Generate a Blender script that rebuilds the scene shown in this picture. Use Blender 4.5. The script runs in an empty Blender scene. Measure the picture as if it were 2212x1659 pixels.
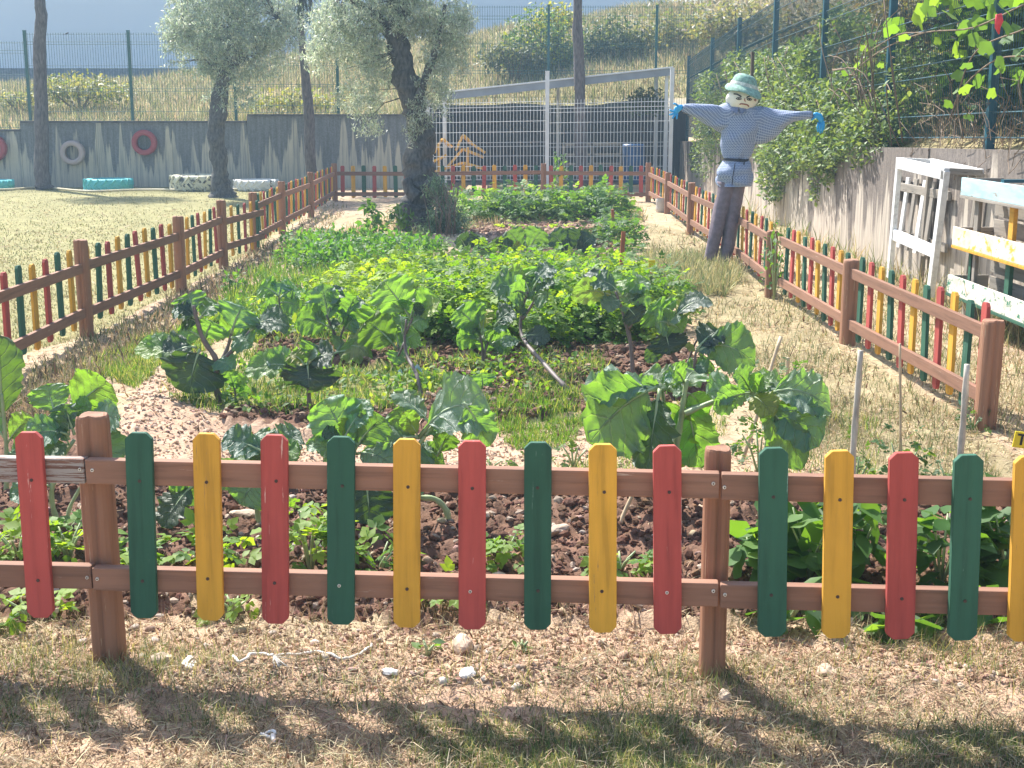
import bpy, bmesh, math, random
import numpy as np
from mathutils import Vector, Matrix, Quaternion
random.seed(7)
RNG = np.random.default_rng(11)
R = math.radians
S = bpy.context.scene
COLL = S.collection

# ---------------------------------------------------------------- camera, sky, sun
H, FP, CX, CY = 1.6, 2850.0, 1106.0, 829.5
TH = math.atan(586.5 / FP)
cam = bpy.data.cameras.new('camera'); cam.sensor_width = 36; cam.lens = 36 * FP / 2212
cam.clip_end = 500; cam.clip_start = 0.05
co = bpy.data.objects.new('camera', cam); COLL.objects.link(co)
co.location = (0, 0, H); co.rotation_euler = (math.pi / 2 - TH, 0, 0); S.camera = co
SUN_EL, SUN_DIR = R(51), (-0.58, 0.81)
w = bpy.data.worlds.new('World'); S.world = w; w.use_nodes = True
wn = w.node_tree; sky = wn.nodes.new('ShaderNodeTexSky'); sky.sky_type = 'NISHITA'
sky.sun_disc = False; sky.sun_elevation = SUN_EL
sky.sun_rotation = math.atan2(SUN_DIR[0], SUN_DIR[1])
sky.air_density = 1.0; sky.dust_density = 1.6; sky.ozone_density = 1.0
bg = wn.nodes['Background']; wn.links.new(sky.outputs[0], bg.inputs[0]); bg.inputs[1].default_value = 0.14
sl = bpy.data.lights.new('sun', 'SUN'); sl.energy = 5.0; sl.angle = R(0.55); sl.color = (1, 0.95, 0.87)
so = bpy.data.objects.new('sun', sl); COLL.objects.link(so)
dv = Vector((SUN_DIR[0], SUN_DIR[1], math.tan(SUN_EL) * math.hypot(*SUN_DIR))).normalized()
so.rotation_euler = dv.to_track_quat('Z', 'Y').to_euler()
S.view_settings.view_transform = 'Standard'; S.view_settings.look = 'None'
S.view_settings.exposure = 1.06; S.view_settings.gamma = 1; S.view_settings.use_curve_mapping = False
S.cycles.max_bounces = 6; S.cycles.transparent_max_bounces = 6
S.cycles.use_denoising = True

# ---------------------------------------------------------------- helpers
ct, st = math.cos(TH), math.sin(TH)
def ray(px, py):
    a = (px - CX) / FP; b = -(py - CY) / FP
    return Vector((a, ct + b * st, -st + b * ct))
def at(px, py, Y):                      # the point seen at a pixel, at world depth Y
    d = ray(px, py); return Vector((0, 0, H)) + d * (Y / d.y)
def atX(px, py, X):
    d = ray(px, py); return Vector((0, 0, H)) + d * (X / d.x)
def G(px, py, z=0.0):                   # the ground point seen at a pixel
    d = ray(px, py); return Vector((0, 0, H)) + d * ((z - H) / d.z)
def Gn(px, py, z=0.0):
    a = (px - CX) / FP; b = -(py - CY) / FP
    dx, dy, dz = a, ct + b * st, -st + b * ct
    t = (z - H) / dz
    return dx * t, dy * t

def _h(ix, iy, s):
    n = (ix * 374761393 + iy * 668265263 + s * 1274126177) & 0xFFFFFFFF
    n = ((n ^ (n >> 13)) * 1274126177) & 0xFFFFFFFF
    return ((n ^ (n >> 16)) & 0xFFFF) / 65535.0
def vn(x, y, s=0):
    x = np.asarray(x, float); y = np.asarray(y, float)
    ix = np.floor(x).astype(np.int64); iy = np.floor(y).astype(np.int64)
    fx = x - ix; fy = y - iy; fx = fx * fx * (3 - 2 * fx); fy = fy * fy * (3 - 2 * fy)
    a = _h(ix, iy, s); b = _h(ix + 1, iy, s); c = _h(ix, iy + 1, s); d = _h(ix + 1, iy + 1, s)
    return (a * (1 - fx) + b * fx) * (1 - fy) + (c * (1 - fx) + d * fx) * fy
def fbm(x, y, s=0, o=4):
    v = 0; a = .5; t = 0
    for k in range(o):
        v = v + a * vn(x * 2 ** k, y * 2 ** k, s + k * 17); t += a; a *= .5
    return v / t
def inpoly(X, Y, poly):
    ins = np.zeros(X.shape, bool); n = len(poly)
    for i in range(n):
        x1, y1 = poly[i]; x2, y2 = poly[(i + 1) % n]
        c = ((y1 > Y) != (y2 > Y)) & (X < (x2 - x1) * (Y - y1) / ((y2 - y1) or 1e-9) + x1)
        ins ^= c
    return ins
def gpoly(pts): return [tuple(G(*p))[:2] for p in pts]

ORG = {}
def org(o): return ORG.get(o.name, Vector((0, 0, 0))) if o else Vector((0, 0, 0))
def tag(o, label=None, cat=None, group=None, kind=None):
    if label: o['label'] = label
    if cat: o['category'] = cat
    if group: o['group'] = group
    if kind: o['kind'] = kind
    return o
def thing(name, label, cat, loc=(0, 0, 0), group=None):
    o = bpy.data.objects.new(name, None); COLL.objects.link(o); o.location = loc
    o.empty_display_size = .1
    ORG[o.name] = Vector(loc); return tag(o, label, cat, group)
def link(name, me, parent=None, loc=None, rot=None):
    o = bpy.data.objects.new(name, me); COLL.objects.link(o)
    if parent: o.parent = parent
    if loc is not None: o.location = loc
    if rot is not None:
        if isinstance(rot, Quaternion): o.rotation_mode = 'QUATERNION'; o.rotation_quaternion = rot
        else: o.rotation_euler = rot
    return o
def npmesh(name, V, F, mat=None, col=None, uv=None, smooth=True):
    V = np.asarray(V, np.float32); F = np.asarray(F, np.int32)
    me = bpy.data.meshes.new(name); me.vertices.add(len(V)); me.vertices.foreach_set('co', V.ravel())
    m, k = F.shape
    me.loops.add(m * k); me.loops.foreach_set('vertex_index', F.ravel())
    me.polygons.add(m); me.polygons.foreach_set('loop_start', np.arange(0, m * k, k, dtype=np.int32))
    me.update(calc_edges=True)
    me.polygons.foreach_set('use_smooth', np.full(m, bool(smooth)))
    if col is not None:
        a = me.color_attributes.new('Col', 'FLOAT_COLOR', 'POINT')
        c = np.ones((len(V), 4), np.float32); c[:, :3] = col; a.data.foreach_set('color', c.ravel())
    if uv is not None:
        u = me.uv_layers.new(name='UVMap'); u.data.foreach_set('uv', np.asarray(uv, np.float32)[F.ravel()].ravel())
    if mat: me.materials.append(mat)
    return me
def mk(name, V, F, mat, parent=None, col=None, uv=None, smooth=True):
    V = np.asarray(V, np.float32)
    if parent: V = V - np.array(org(parent), np.float32)
    return link(name, npmesh(name, V, F, mat, col, uv, smooth), parent)
class MB:
    """collects quads/tris (in world coordinates) for one mesh object"""
    def __init__(s): s.v = []; s.f = []
    def add(s, vs, fs):
        n = len(s.v); s.v += [tuple(v) for v in vs]; s.f += [tuple(i + n for i in f) for f in fs]
    def box(s, lo, hi):
        x0, y0, z0 = lo; x1, y1, z1 = hi
        s.add([(x0,y0,z0),(x1,y0,z0),(x1,y1,z0),(x0,y1,z0),(x0,y0,z1),(x1,y0,z1),(x1,y1,z1),(x0,y1,z1)],
              [(0,3,2,1),(4,5,6,7),(0,1,5,4),(1,2,6,5),(2,3,7,6),(3,0,4,7)])
    def bar(s, a, b, r, n=4):
        a = Vector(a); b = Vector(b); d = (b - a).normalized()
        u = d.orthogonal().normalized(); v = d.cross(u); vs = []
        for p in (a, b):
            for i in range(n):
                t = 2 * math.pi * (i + .5) / n; vs.append(p + (u * math.cos(t) + v * math.sin(t)) * r)
        s.add(vs, [(i, (i + 1) % n, n + (i + 1) % n, n + i) for i in range(n)] + [tuple(range(n))[::-1], tuple(range(n, 2 * n))])
    def tube(s, pts, rad, n=8, nz=0.0, nf=6.0, cap=True, seed=0, flat=None):
        pts = [Vector(p) for p in pts]; N = len(pts); vs = []
        u = None
        for i, p in enumerate(pts):
            d = (pts[min(i + 1, N - 1)] - pts[max(i - 1, 0)]).normalized()
            if u is None: u = d.cross(Vector((0, 1, 0.01))).normalized() if abs(d.y) < .95 else d.cross(Vector((1, 0, 0))).normalized()
            else: u = (u - d * u.dot(d)).normalized()
            v = d.cross(u)
            r = rad[i] if hasattr(rad, '__len__') else rad
            for k in range(n):
                t = 2 * math.pi * k / n; rr = r
                if nz:
                    q = float(vn(k * nf / n * 2.0 + (0 if k else 0), i * .55, seed)); q2 = float(vn(math.cos(t) * 1.6 + 5, math.sin(t) * 1.6 + i * .8, seed + 3))
                    rr = r * (1 + nz * (q2 * 1.6 + q * .5 - 1.0))
                fl = flat if flat else 1
                vs.append(p + (u * math.cos(t) + v * math.sin(t) * fl) * rr)
        fs = []
        for i in range(N - 1):
            for k in range(n):
                a = i * n + k; b = i * n + (k + 1) % n; fs.append((a, b, b + n, a + n))
        if cap: fs += [tuple(range(n))[::-1], tuple(range((N - 1) * n, N * n))]
        s.add(vs, fs)
    def build(s, name, mat, parent=None, smooth=False, origin=None):
        o0 = Vector(origin) if origin is not None else org(parent)
        me = bpy.data.meshes.new(name); me.from_pydata([tuple(Vector(v) - o0) for v in s.v], [], s.f)
        me.update()
        if smooth: me.polygons.foreach_set('use_smooth', [True] * len(me.polygons))
        if mat: me.materials.append(mat)
        o = link(name, me, parent)
        if origin is not None and parent is None: o.location = o0
        ORG.setdefault(o.name, Vector(o0)); return o
def smoothpts(pts, k=4):
    """Catmull-Rom through control points (tuples of any length)"""
    P = [np.array(p, float) for p in pts]; P = [2 * P[0] - P[1]] + P + [2 * P[-1] - P[-2]]; out = []
    for i in range(1, len(P) - 2):
        for j in range(k):
            t = j / k; a, b, c, d = P[i-1], P[i], P[i+1], P[i+2]
            out.append(.5 * ((2*b) + (-a+c)*t + (2*a-5*b+4*c-d)*t*t + (-a+3*b-3*c+d)*t**3))
    out.append(P[-2]); return out
_bb = {}
def bevbox(name, sx, sy, sz, mat, bev=.004, seg=2):
    """mesh: bevelled box centred on its origin"""
    bm = bmesh.new(); bmesh.ops.create_cube(bm, size=1)
    for v in bm.verts: v.co = Vector((v.co.x * sx, v.co.y * sy, v.co.z * sz))
    bmesh.ops.bevel(bm, geom=bm.edges[:], offset=bev, segments=seg, profile=.6, affect='EDGES')
    me = bpy.data.meshes.new(name); bm.to_mesh(me); bm.free(); me.materials.append(mat); return me
def beam(name, a, b, w, h, mat, parent=None, up=(0, 0, 1), bev=.004, sag=0):
    """a plank or bar from a to b: w across, h along 'up'"""
    a = Vector(a); b = Vector(b); d = b - a; L = d.length; x = d.normalized()
    u = Vector(up); z = (u - x * u.dot(x)).normalized(); y = z.cross(x)
    q = Matrix((x, y, z)).transposed().to_quaternion()
    me = bevbox(name, L, w, h, mat, bev)
    o = link(name, me, parent, (a + b) / 2 - org(parent), q); ORG.setdefault(o.name, (a + b) / 2); return o
def scatter(T, F, P, yaw, Sc, tilt=None, roll=None, col=None, jit=0):
    """m copies of template T at P (one merged mesh's arrays)"""
    T = np.asarray(T, float); F = np.asarray(F); P = np.asarray(P, float); m = len(P); n = len(T)
    yaw = np.broadcast_to(yaw, (m,)); tilt = np.zeros(m) if tilt is None else np.broadcast_to(tilt, (m,))
    roll = np.zeros(m) if roll is None else np.broadcast_to(roll, (m,))
    Sc = np.asarray(Sc, float)
    if Sc.ndim == 0: Sc = np.full((m, 3), float(Sc))
    if Sc.ndim == 1: Sc = np.repeat(Sc[:, None], 3, 1)
    c, s = np.cos(yaw), np.sin(yaw); ca, sa = np.cos(tilt), np.sin(tilt); cb, sb = np.cos(roll), np.sin(roll)
    V = T[None] * Sc[:, None, :]
    x, y, z = V[..., 0], V[..., 1], V[..., 2]
    x, z = x * cb[:, None] + z * sb[:, None], -x * sb[:, None] + z * cb[:, None]
    y, z = y * ca[:, None] - z * sa[:, None], y * sa[:, None] + z * ca[:, None]
    x, y = x * c[:, None] - y * s[:, None], x * s[:, None] + y * c[:, None]
    V = np.stack([x, y, z], -1) + P[:, None, :]
    if jit: V = V + RNG.normal(0, jit, V.shape)
    FF = (F[None] + (np.arange(m) * n)[:, None, None]).reshape(-1, F.shape[1])
    C = None if col is None else np.repeat(np.asarray(col), n, 0)
    return V.reshape(-1, 3), FF, C
def merge(parts):
    V = []; F = []; C = []; n = 0
    for v, f, c in parts:
        V.append(v); F.append(f + n); C.append(c); n += len(v)
    return np.concatenate(V), np.concatenate(F), (np.concatenate(C) if C[0] is not None else None)
def tint(base, m, amp=.25, alt=None, p=.3):
    c = np.array(base)[None] * (1 + RNG.normal(0, amp, (m, 1)).clip(-.6, .9)); c = c * (1 + RNG.normal(0, .06, (m, 3)))
    if alt is not None:
        k = RNG.random(m) < p; c[k] = np.array(alt)[None] * (1 + RNG.normal(0, amp, (k.sum(), 1)).clip(-.6, .9))
    return c.clip(.004, .95)

# ---------------------------------------------------------------- materials
def newmat(name):
    m = bpy.data.materials.new(name); m.use_nodes = True; nt = m.node_tree
    return m, nt, nt.nodes['Principled BSDF']
def N(nt, t, **kw):
    n = nt.nodes.new(t)
    for k, v in kw.items():
        if k.startswith('i_'):
            key = k[2:]; key = int(key) if key.isdigit() else key
            n.inputs[key].default_value = v
        else: setattr(n, k, v)
    return n
def ramp(nt, fac, stops):
    r = N(nt, 'ShaderNodeValToRGB'); e = r.color_ramp.elements
    while len(e) < len(stops): e.new(.5)
    for i, (p, c) in enumerate(stops):
        e[i].position = p; e[i].color = (*c, 1) if len(c) == 3 else c
    nt.links.new(fac, r.inputs[0]); return r.outputs[0]
def mixc(nt, fac, a, b, mode='MIX'):
    n = N(nt, 'ShaderNodeMix', data_type='RGBA', blend_type=mode)
    for s, v in ((0, fac), (6, a), (7, b)):
        if hasattr(v, 'links'): nt.links.new(v, n.inputs[s])
        elif s == 0: n.inputs[0].default_value = v
        else: n.inputs[s].default_value = (*v, 1)
    return n.outputs[2]
def math_(nt, op, a, b=None, c=None):
    n = N(nt, 'ShaderNodeMath', operation=op)
    for i, v in enumerate((a, b, c)):
        if v is None: continue
        if hasattr(v, 'links'): nt.links.new(v, n.inputs[i])
        else: n.inputs[i].default_value = v
    return n.outputs[0]
def noise(nt, vec, scale, detail=4, rough=.55, stretch=None):
    if stretch:
        mp = N(nt, 'ShaderNodeMapping'); mp.inputs[3].default_value = stretch; nt.links.new(vec, mp.inputs[0]); vec = mp.outputs[0]
    n = N(nt, 'ShaderNodeTexNoise'); n.inputs['Scale'].default_value = scale
    n.inputs['Detail'].default_value = detail; n.inputs['Roughness'].default_value = rough
    nt.links.new(vec, n.inputs[0]); return n.outputs[0]
def bump(nt, b, h, strength=.3, dist=.01):
    n = N(nt, 'ShaderNodeBump'); n.inputs['Strength'].default_value = strength; n.inputs['Distance'].default_value = dist
    nt.links.new(h, n.inputs['Height']); nt.links.new(n.outputs[0], b.inputs['Normal'])
def coords(nt, kind='Object'): return N(nt, 'ShaderNodeTexCoord').outputs[kind]
def objvec(nt):          # object coordinates shifted by the object's random number
    c = coords(nt); oi = N(nt, 'ShaderNodeObjectInfo')
    a = N(nt, 'ShaderNodeVectorMath', operation='ADD'); k = math_(nt, 'MULTIPLY', oi.outputs['Random'], 37.0)
    cb = N(nt, 'ShaderNodeCombineXYZ'); nt.links.new(k, cb.inputs[0]); nt.links.new(k, cb.inputs[1]); nt.links.new(k, cb.inputs[2])
    nt.links.new(c, a.inputs[0]); nt.links.new(cb.outputs[0], a.inputs[1]); return a.outputs[0], oi.outputs['Random']
def mat_paint(name, colr, worn, stretch=(30, 30, 2), wear=.62, rough=.75, wear_amt=1.0):
    m, nt, b = newmat(name); v, rnd = objvec(nt)
    n1 = noise(nt, v, 1.0, 5, .6, stretch); n2 = noise(nt, v, 9, 3, .6)
    c = mixc(nt, ramp(nt, n1, [(.40, (0, 0, 0)), (.56, (.5, .5, .5)), (.62, (1, 1, 1))]), colr, tuple(x * .66 for x in colr))
    c = mixc(nt, math_(nt, 'MULTIPLY', n2, .35), c, tuple(min(1, x * 1.35 + .02) for x in colr))
    n3 = noise(nt, v, 2.0, 6, .75, tuple(x * .9 for x in stretch))
    k = ramp(nt, n3, [(wear, (0, 0, 0)), (wear + .03, (wear_amt,) * 3)])
    c = mixc(nt, k, c, worn)
    hs = N(nt, 'ShaderNodeHueSaturation'); nt.links.new(c, hs.inputs['Color'])
    nt.links.new(math_(nt, 'MULTIPLY_ADD', rnd, .22, .88), hs.inputs['Value'])
    nt.links.new(hs.outputs[0], b.inputs['Base Color']); b.inputs['Roughness'].default_value = rough
    b.inputs['Specular IOR Level'].default_value = .35
    bump(nt, b, n1, .45, .006); return m
def mat_simple(name, colr, rough=.6, nz=.25, scale=8, metal=0, bstr=.15, stretch=None, col2=None):
    m, nt, b = newmat(name); v, rnd = objvec(nt); n1 = noise(nt, v, scale, 5, .6, stretch)
    c = mixc(nt, ramp(nt, n1, [(.35, (0, 0, 0)), (.7, (1, 1, 1))]), tuple(x * (1 - nz) for x in colr), col2 or tuple(min(1, x * (1 + nz)) for x in colr))
    nt.links.new(c, b.inputs['Base Color']); b.inputs['Roughness'].default_value = rough; b.inputs['Metallic'].default_value = metal
    bump(nt, b, n1, bstr, .01); return m
def mat_foliage(name, trans=.45, tcol=(1.6, 1.5, .35), rough=.55, spec=.4, back=None):
    """leaf colour comes with the mesh ('Col'), thin and translucent"""
    m, nt, b = newmat(name); a = N(nt, 'ShaderNodeAttribute', attribute_name='Col')
    nt.links.new(a.outputs[0], b.inputs['Base Color']); b.inputs['Roughness'].default_value = rough
    b.inputs['Specular IOR Level'].default_value = spec
    t = N(nt, 'ShaderNodeBsdfTranslucent'); nt.links.new(mixc(nt, 1.0, a.outputs[0], tcol, 'MULTIPLY'), t.inputs[0])
    mx = N(nt, 'ShaderNodeMixShader'); mx.inputs[0].default_value = trans
    out = nt.nodes['Material Output']
    nt.links.new(b.outputs[0], mx.inputs[1]); nt.links.new(t.outputs[0], mx.inputs[2]); nt.links.new(mx.outputs[0], out.inputs[0])
    return m
RED, YEL, GRN, BRN = (.43, .075, .062), (.68, .36, .04), (.03, .115, .07), (.27, .14, .09)
M = {}
M['red'] = mat_paint('red_paint', RED, (.66, .42, .36), wear=.635)
M['yellow'] = mat_paint('yellow_paint', YEL, (.40, .22, .08), wear=.64)
M['green'] = mat_paint('green_paint', GRN, (.24, .36, .29), wear=.64)
M['brown'] = mat_paint('brown_stain', BRN, (.5, .38, .3), stretch=(2, 45, 45), wear=.66)
M['brown_post'] = mat_paint('brown_post_stain', (.32, .16, .095), (.5, .34, .22), stretch=(38, 38, 1.6), wear=.62)
M['grey_wood'] = mat_paint('weathered_wood', (.3, .27, .23), (.12, .1, .08), stretch=(2, 30, 30), wear=.6)
M['old_rail'] = mat_paint('weathered_brown_rail', (.2, .1, .07), (.36, .32, .29), stretch=(2.5, 34, 60), wear=.47)
M['white_paint'] = mat_paint('white_paint', (.8, .8, .78), (.4, .36, .31), stretch=(14, 14, 14), wear=.66)
M['pale_blue_paint'] = mat_paint('pale_blue_paint', (.5, .72, .78), (.35, .32, .28), stretch=(3, 20, 14), wear=.6)
M['cream_yellow'] = mat_paint('peeling_yellow', (.74, .68, .55), (.72, .45, .06), stretch=(5, 12, 8), wear=.56)
M['cream_green'] = mat_paint('peeling_green', (.7, .66, .58), (.04, .2, .12), stretch=(5, 12, 8), wear=.55)
M['screw'] = mat_simple('screw_metal', (.7, .68, .62), .45, .2, 30, .3)
M['screw_dark'] = mat_simple('screw_hole', (.07, .04, .03), .7)
M['white_metal'] = mat_simple('white_metal', (.72, .74, .76), .4, .08, 6)
M['green_metal'] = mat_simple('green_coated_metal', (.012, .1, .095), .4, .2, 6)
M['blue_metal'] = mat_simple('blue_green_metal', (.012, .085, .12), .4, .2, 6)
M['orange_stake'] = mat_simple('orange_stake', (.5, .13, .05), .7, .3, 8)
M['cane'] = mat_simple('dry_cane', (.5, .44, .36), .6, .35, 9, stretch=(3, 3, 1))
M['stick'] = mat_simple('pale_stick', (.56, .43, .27), .7, .25, 9)
M['glove'] = mat_simple('blue_rubber', (.02, .42, .82), .35, .12, 5)
M['trouser'] = mat_simple('brown_grey_cloth', (.20, .16, .19), .9, .2, 22)
M['belt'] = mat_simple('dark_cord', (.02, .022, .04), .7)
M['skinbag'] = mat_simple('cream_cloth', (.9, .86, .72), .85, .05, 5)
M['ink'] = mat_simple('black_ink', (.03, .03, .03), .8)
M['lip'] = mat_simple('brown_red_ink', (.3, .09, .06), .8)
M['hat'] = mat_simple('green_hat_cloth', (.27, .45, .36), .85, .35, 40)
M['hatband'] = mat_simple('pale_band', (.66, .72, .62), .85, .4, 22)
M['bark'] = mat_simple('olive_bark', (.105, .10, .095), .95, .55, 14, bstr=.9, stretch=(2, 2, .7))
M['pine_bark'] = mat_simple('pine_bark', (.13, .11, .11), .95, .5, 16, bstr=.9, stretch=(2, 2, .5))
M['stem_purple'] = mat_simple('kale_stem', (.17, .135, .12), .6, .3, 12)
M['stem_green'] = mat_simple('pale_green_stem', (.34, .42, .22), .5, .2, 12)
M['petiole'] = mat_simple('petiole', (.36, .46, .24), .45, .15, 12)
M['twig'] = mat_simple('twig', (.2, .14, .09), .8, .3, 12)
M['rope'] = mat_simple('white_rope', (.72, .68, .62), .9, .2, 60)
M['plaster_chip'] = mat_simple('white_chip', (.8, .77, .73), .8, .12, 20)
M['rock'] = mat_simple('stone', (.5, .38, .29), .9, .3, 14, bstr=.4)
M['bird'] = mat_simple('black_feathers', (.015, .014, .018), .7)
M['roofmetal'] = mat_simple('roof_sheet', (.17, .18, .2), .5, .15, 3)
M['fascia'] = mat_simple('white_fascia', (.27, .30, .35), .5, .15, 3)
M['dark_wood'] = mat_simple('dark_wood', (.1, .07, .05), .8, .3, 8)
M['yellow_plastic'] = mat_simple('yellow_plastic', (.7, .38, .04), .4, .2, 3)
M['blue_plastic'] = mat_simple('blue_plastic', (.01, .1, .3), .4, .2, 3)
M['sign_yellow'] = mat_simple('yellow_sign', (.8, .62, .02), .5, .06, 3)
M['hose'] = mat_simple('pale_hose', (.7, .6, .38), .5, .1, 3)
M['redcloth'] = mat_simple('red_cloth', (.65, .05, .06), .7)
M['bottle'] = mat_simple('cloudy_plastic', (.55, .52, .5), .25, .2, 9)
M['foliage'] = mat_foliage('leaf_green', .5, (2.2, 1.9, .45))
M['dryfoliage'] = mat_foliage('dry_grass', .3, (1.1, 1.0, .8), .8, .2)
M['olive_leaf'] = mat_foliage('olive_leaf', .35, (1.5, 1.5, 1.1), .45, .6)
M['ivy'] = mat_foliage('ivy_leaf', .3, (1.8, 1.7, .5), .5, .3)
M['grass'] = mat_foliage('grass_blade', .4, (1.5, 1.5, .6), .6, .3)
M['foliage_part'] = M['foliage']

def tyre_mat(name, c, c2=(.05, .05, .05), th=.72):
    m, nt, b = newmat(name); v, _ = objvec(nt); n = noise(nt, v, 7, 5, .65)
    nt.links.new(mixc(nt, ramp(nt, n, [(th - .08, (0, 0, 0)), (th, (1, 1, 1))]), c, c2), b.inputs['Base Color'])
    b.inputs['Roughness'].default_value = .6; bump(nt, b, n, .3, .01); return m
M['t_turq'] = tyre_mat('turquoise_painted_rubber', (.1, .5, .5)); M['t_cream'] = tyre_mat('cream_painted_rubber', (.62, .6, .44), th=.6)
M['t_white'] = tyre_mat('white_painted_rubber', (.72, .72, .68), th=.66); M['t_pink'] = tyre_mat('faded_pink_rubber', (.5, .4, .38), (.3, .25, .24))
M['t_red'] = tyre_mat('dark_red_rubber', (.34, .05, .06), (.15, .04, .04))

def mat_kale():
    m, nt, b = newmat('kale_leaf'); uv = N(nt, 'ShaderNodeUVMap').outputs[0]
    sp = N(nt, 'ShaderNodeSeparateXYZ'); nt.links.new(uv, sp.inputs[0]); u, v = sp.outputs[0], sp.outputs[1]
    ob, rnd = objvec(nt)
    wob = noise(nt, ob, 14, 3, .6)
    av = math_(nt, 'ABSOLUTE', v)
    rib = math_(nt, 'SUBTRACT', 1.0, math_(nt, 'MULTIPLY', av, 26.0)); rib = math_(nt, 'MAXIMUM', rib, 0.0)
    t = math_(nt, 'SUBTRACT', math_(nt, 'MULTIPLY', u, 6.5), math_(nt, 'MULTIPLY', av, 1.7))
    t = math_(nt, 'ADD', t, math_(nt, 'MULTIPLY', wob, .7))
    sv = math_(nt, 'POWER', math_(nt, 'ABSOLUTE', math_(nt, 'COSINE', math_(nt, 'MULTIPLY', t, math.pi))), 55.0)
    vo = N(nt, 'ShaderNodeTexVoronoi', feature='DISTANCE_TO_EDGE'); vo.inputs['Scale'].default_value = 42; nt.links.new(ob, vo.inputs[0])
    fine = ramp(nt, vo.outputs[0], [(0, (1, 1, 1)), (.06, (0, 0, 0))])
    vein = math_(nt, 'MINIMUM', math_(nt, 'ADD', math_(nt, 'MAXIMUM', rib, math_(nt, 'MULTIPLY', sv, .75)), math_(nt, 'MULTIPLY', fine, .13)), 1.0)
    n1 = noise(nt, ob, 6, 4, .6)
    a = N(nt, 'ShaderNodeAttribute', attribute_name='Col')
    c = mixc(nt, math_(nt, 'MULTIPLY', n1, .5), a.outputs[0], mixc(nt, 1.0, a.outputs[0], (.6, .62, .6), 'MULTIPLY'))
    c = mixc(nt, math_(nt, 'MULTIPLY', vein, .42), c, (.34, .46, .32))
    nt.links.new(c, b.inputs['Base Color']); b.inputs['Roughness'].default_value = .5; b.inputs['Specular IOR Level'].default_value = .75
    tr = N(nt, 'ShaderNodeBsdfTranslucent'); lum = N(nt, 'ShaderNodeRGBToBW'); nt.links.new(a.outputs[0], lum.inputs[0]); lk = math_(nt, 'MINIMUM', math_(nt, 'POWER', math_(nt, 'MULTIPLY', lum.outputs[0], 4.6), 1.3), 1.15); tc = mixc(nt, math_(nt, 'MULTIPLY', vein, .4), mixc(nt, n1, (.20, .48, .03), (.36, .64, .045)), (.5, .6, .15)); cbx = N(nt, 'ShaderNodeCombineColor'); [nt.links.new(lk, cbx.inputs[q]) for q in (0, 1, 2)]; tc = mixc(nt, 1.0, tc, cbx.outputs[0], 'MULTIPLY'); nt.links.new(tc, tr.inputs[0])
    hgt = math_(nt, 'ADD', math_(nt, 'MULTIPLY', vein, -.6), math_(nt, 'MULTIPLY', noise(nt, ob, 26, 3, .5), .8))
    bp = N(nt, 'ShaderNodeBump'); bp.inputs['Strength'].default_value = .75; bp.inputs['Distance'].default_value = .011
    nt.links.new(hgt, bp.inputs['Height']); nt.links.new(bp.outputs[0], b.inputs['Normal']); nt.links.new(bp.outputs[0], tr.inputs['Normal'])
    mx = N(nt, 'ShaderNodeMixShader'); mx.inputs[0].default_value = .42
    nt.links.new(b.outputs[0], mx.inputs[1]); nt.links.new(tr.outputs[0], mx.inputs[2])
    nt.links.new(mx.outputs[0], nt.nodes['Material Output'].inputs[0]); return m
M['kale'] = mat_kale()
def mat_ground():
    m, nt, b = newmat('ground'); a = N(nt, 'ShaderNodeAttribute', attribute_name='Col'); c0 = coords(nt)
    n1 = noise(nt, c0, 9, 6, .65); n2 = noise(nt, c0, 60, 4, .7); n3 = noise(nt, c0, 1.3, 4, .6)
    c = mixc(nt, ramp(nt, n1, [(.38, (0, 0, 0)), (.68, (1, 1, 1))]), mixc(nt, 1.0, a.outputs[0], (.72, .7, .68), 'MULTIPLY'), mixc(nt, 1.0, a.outputs[0], (1.18, 1.17, 1.15), 'MULTIPLY'))
    c = mixc(nt, ramp(nt, n2, [(.42, (.0, .0, .0)), (.62, (.5, .5, .5))]), c, mixc(nt, 1.0, a.outputs[0], (1.3, 1.28, 1.24), 'MULTIPLY'))
    c = mixc(nt, ramp(nt, n3, [(.45, (0, 0, 0)), (.7, (.35, .35, .35))]), c, mixc(nt, 1.0, a.outputs[0], (.8, .84, .72), 'MULTIPLY'))
    nt.links.new(c, b.inputs['Base Color']); b.inputs['Roughness'].default_value = .95; b.inputs['Specular IOR Level'].default_value = .15
    h = math_(nt, 'ADD', n1, math_(nt, 'MULTIPLY', n2, .6)); bump(nt, b, h, .8, .02); return m
M['ground'] = mat_ground()
def mat_clod():
    m, nt, b = newmat('soil_clod'); a = N(nt, 'ShaderNodeAttribute', attribute_name='Col')
    n = noise(nt, coords(nt), 70, 4, .7); nt.links.new(mixc(nt, n, mixc(nt, 1.0, a.outputs[0], (.6, .6, .6), 'MULTIPLY'), a.outputs[0]), b.inputs['Base Color'])
    b.inputs['Roughness'].default_value = .95; b.inputs['Specular IOR Level'].default_value = .1; bump(nt, b, n, .6, .006); return m
M['clod'] = mat_clod()
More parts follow.
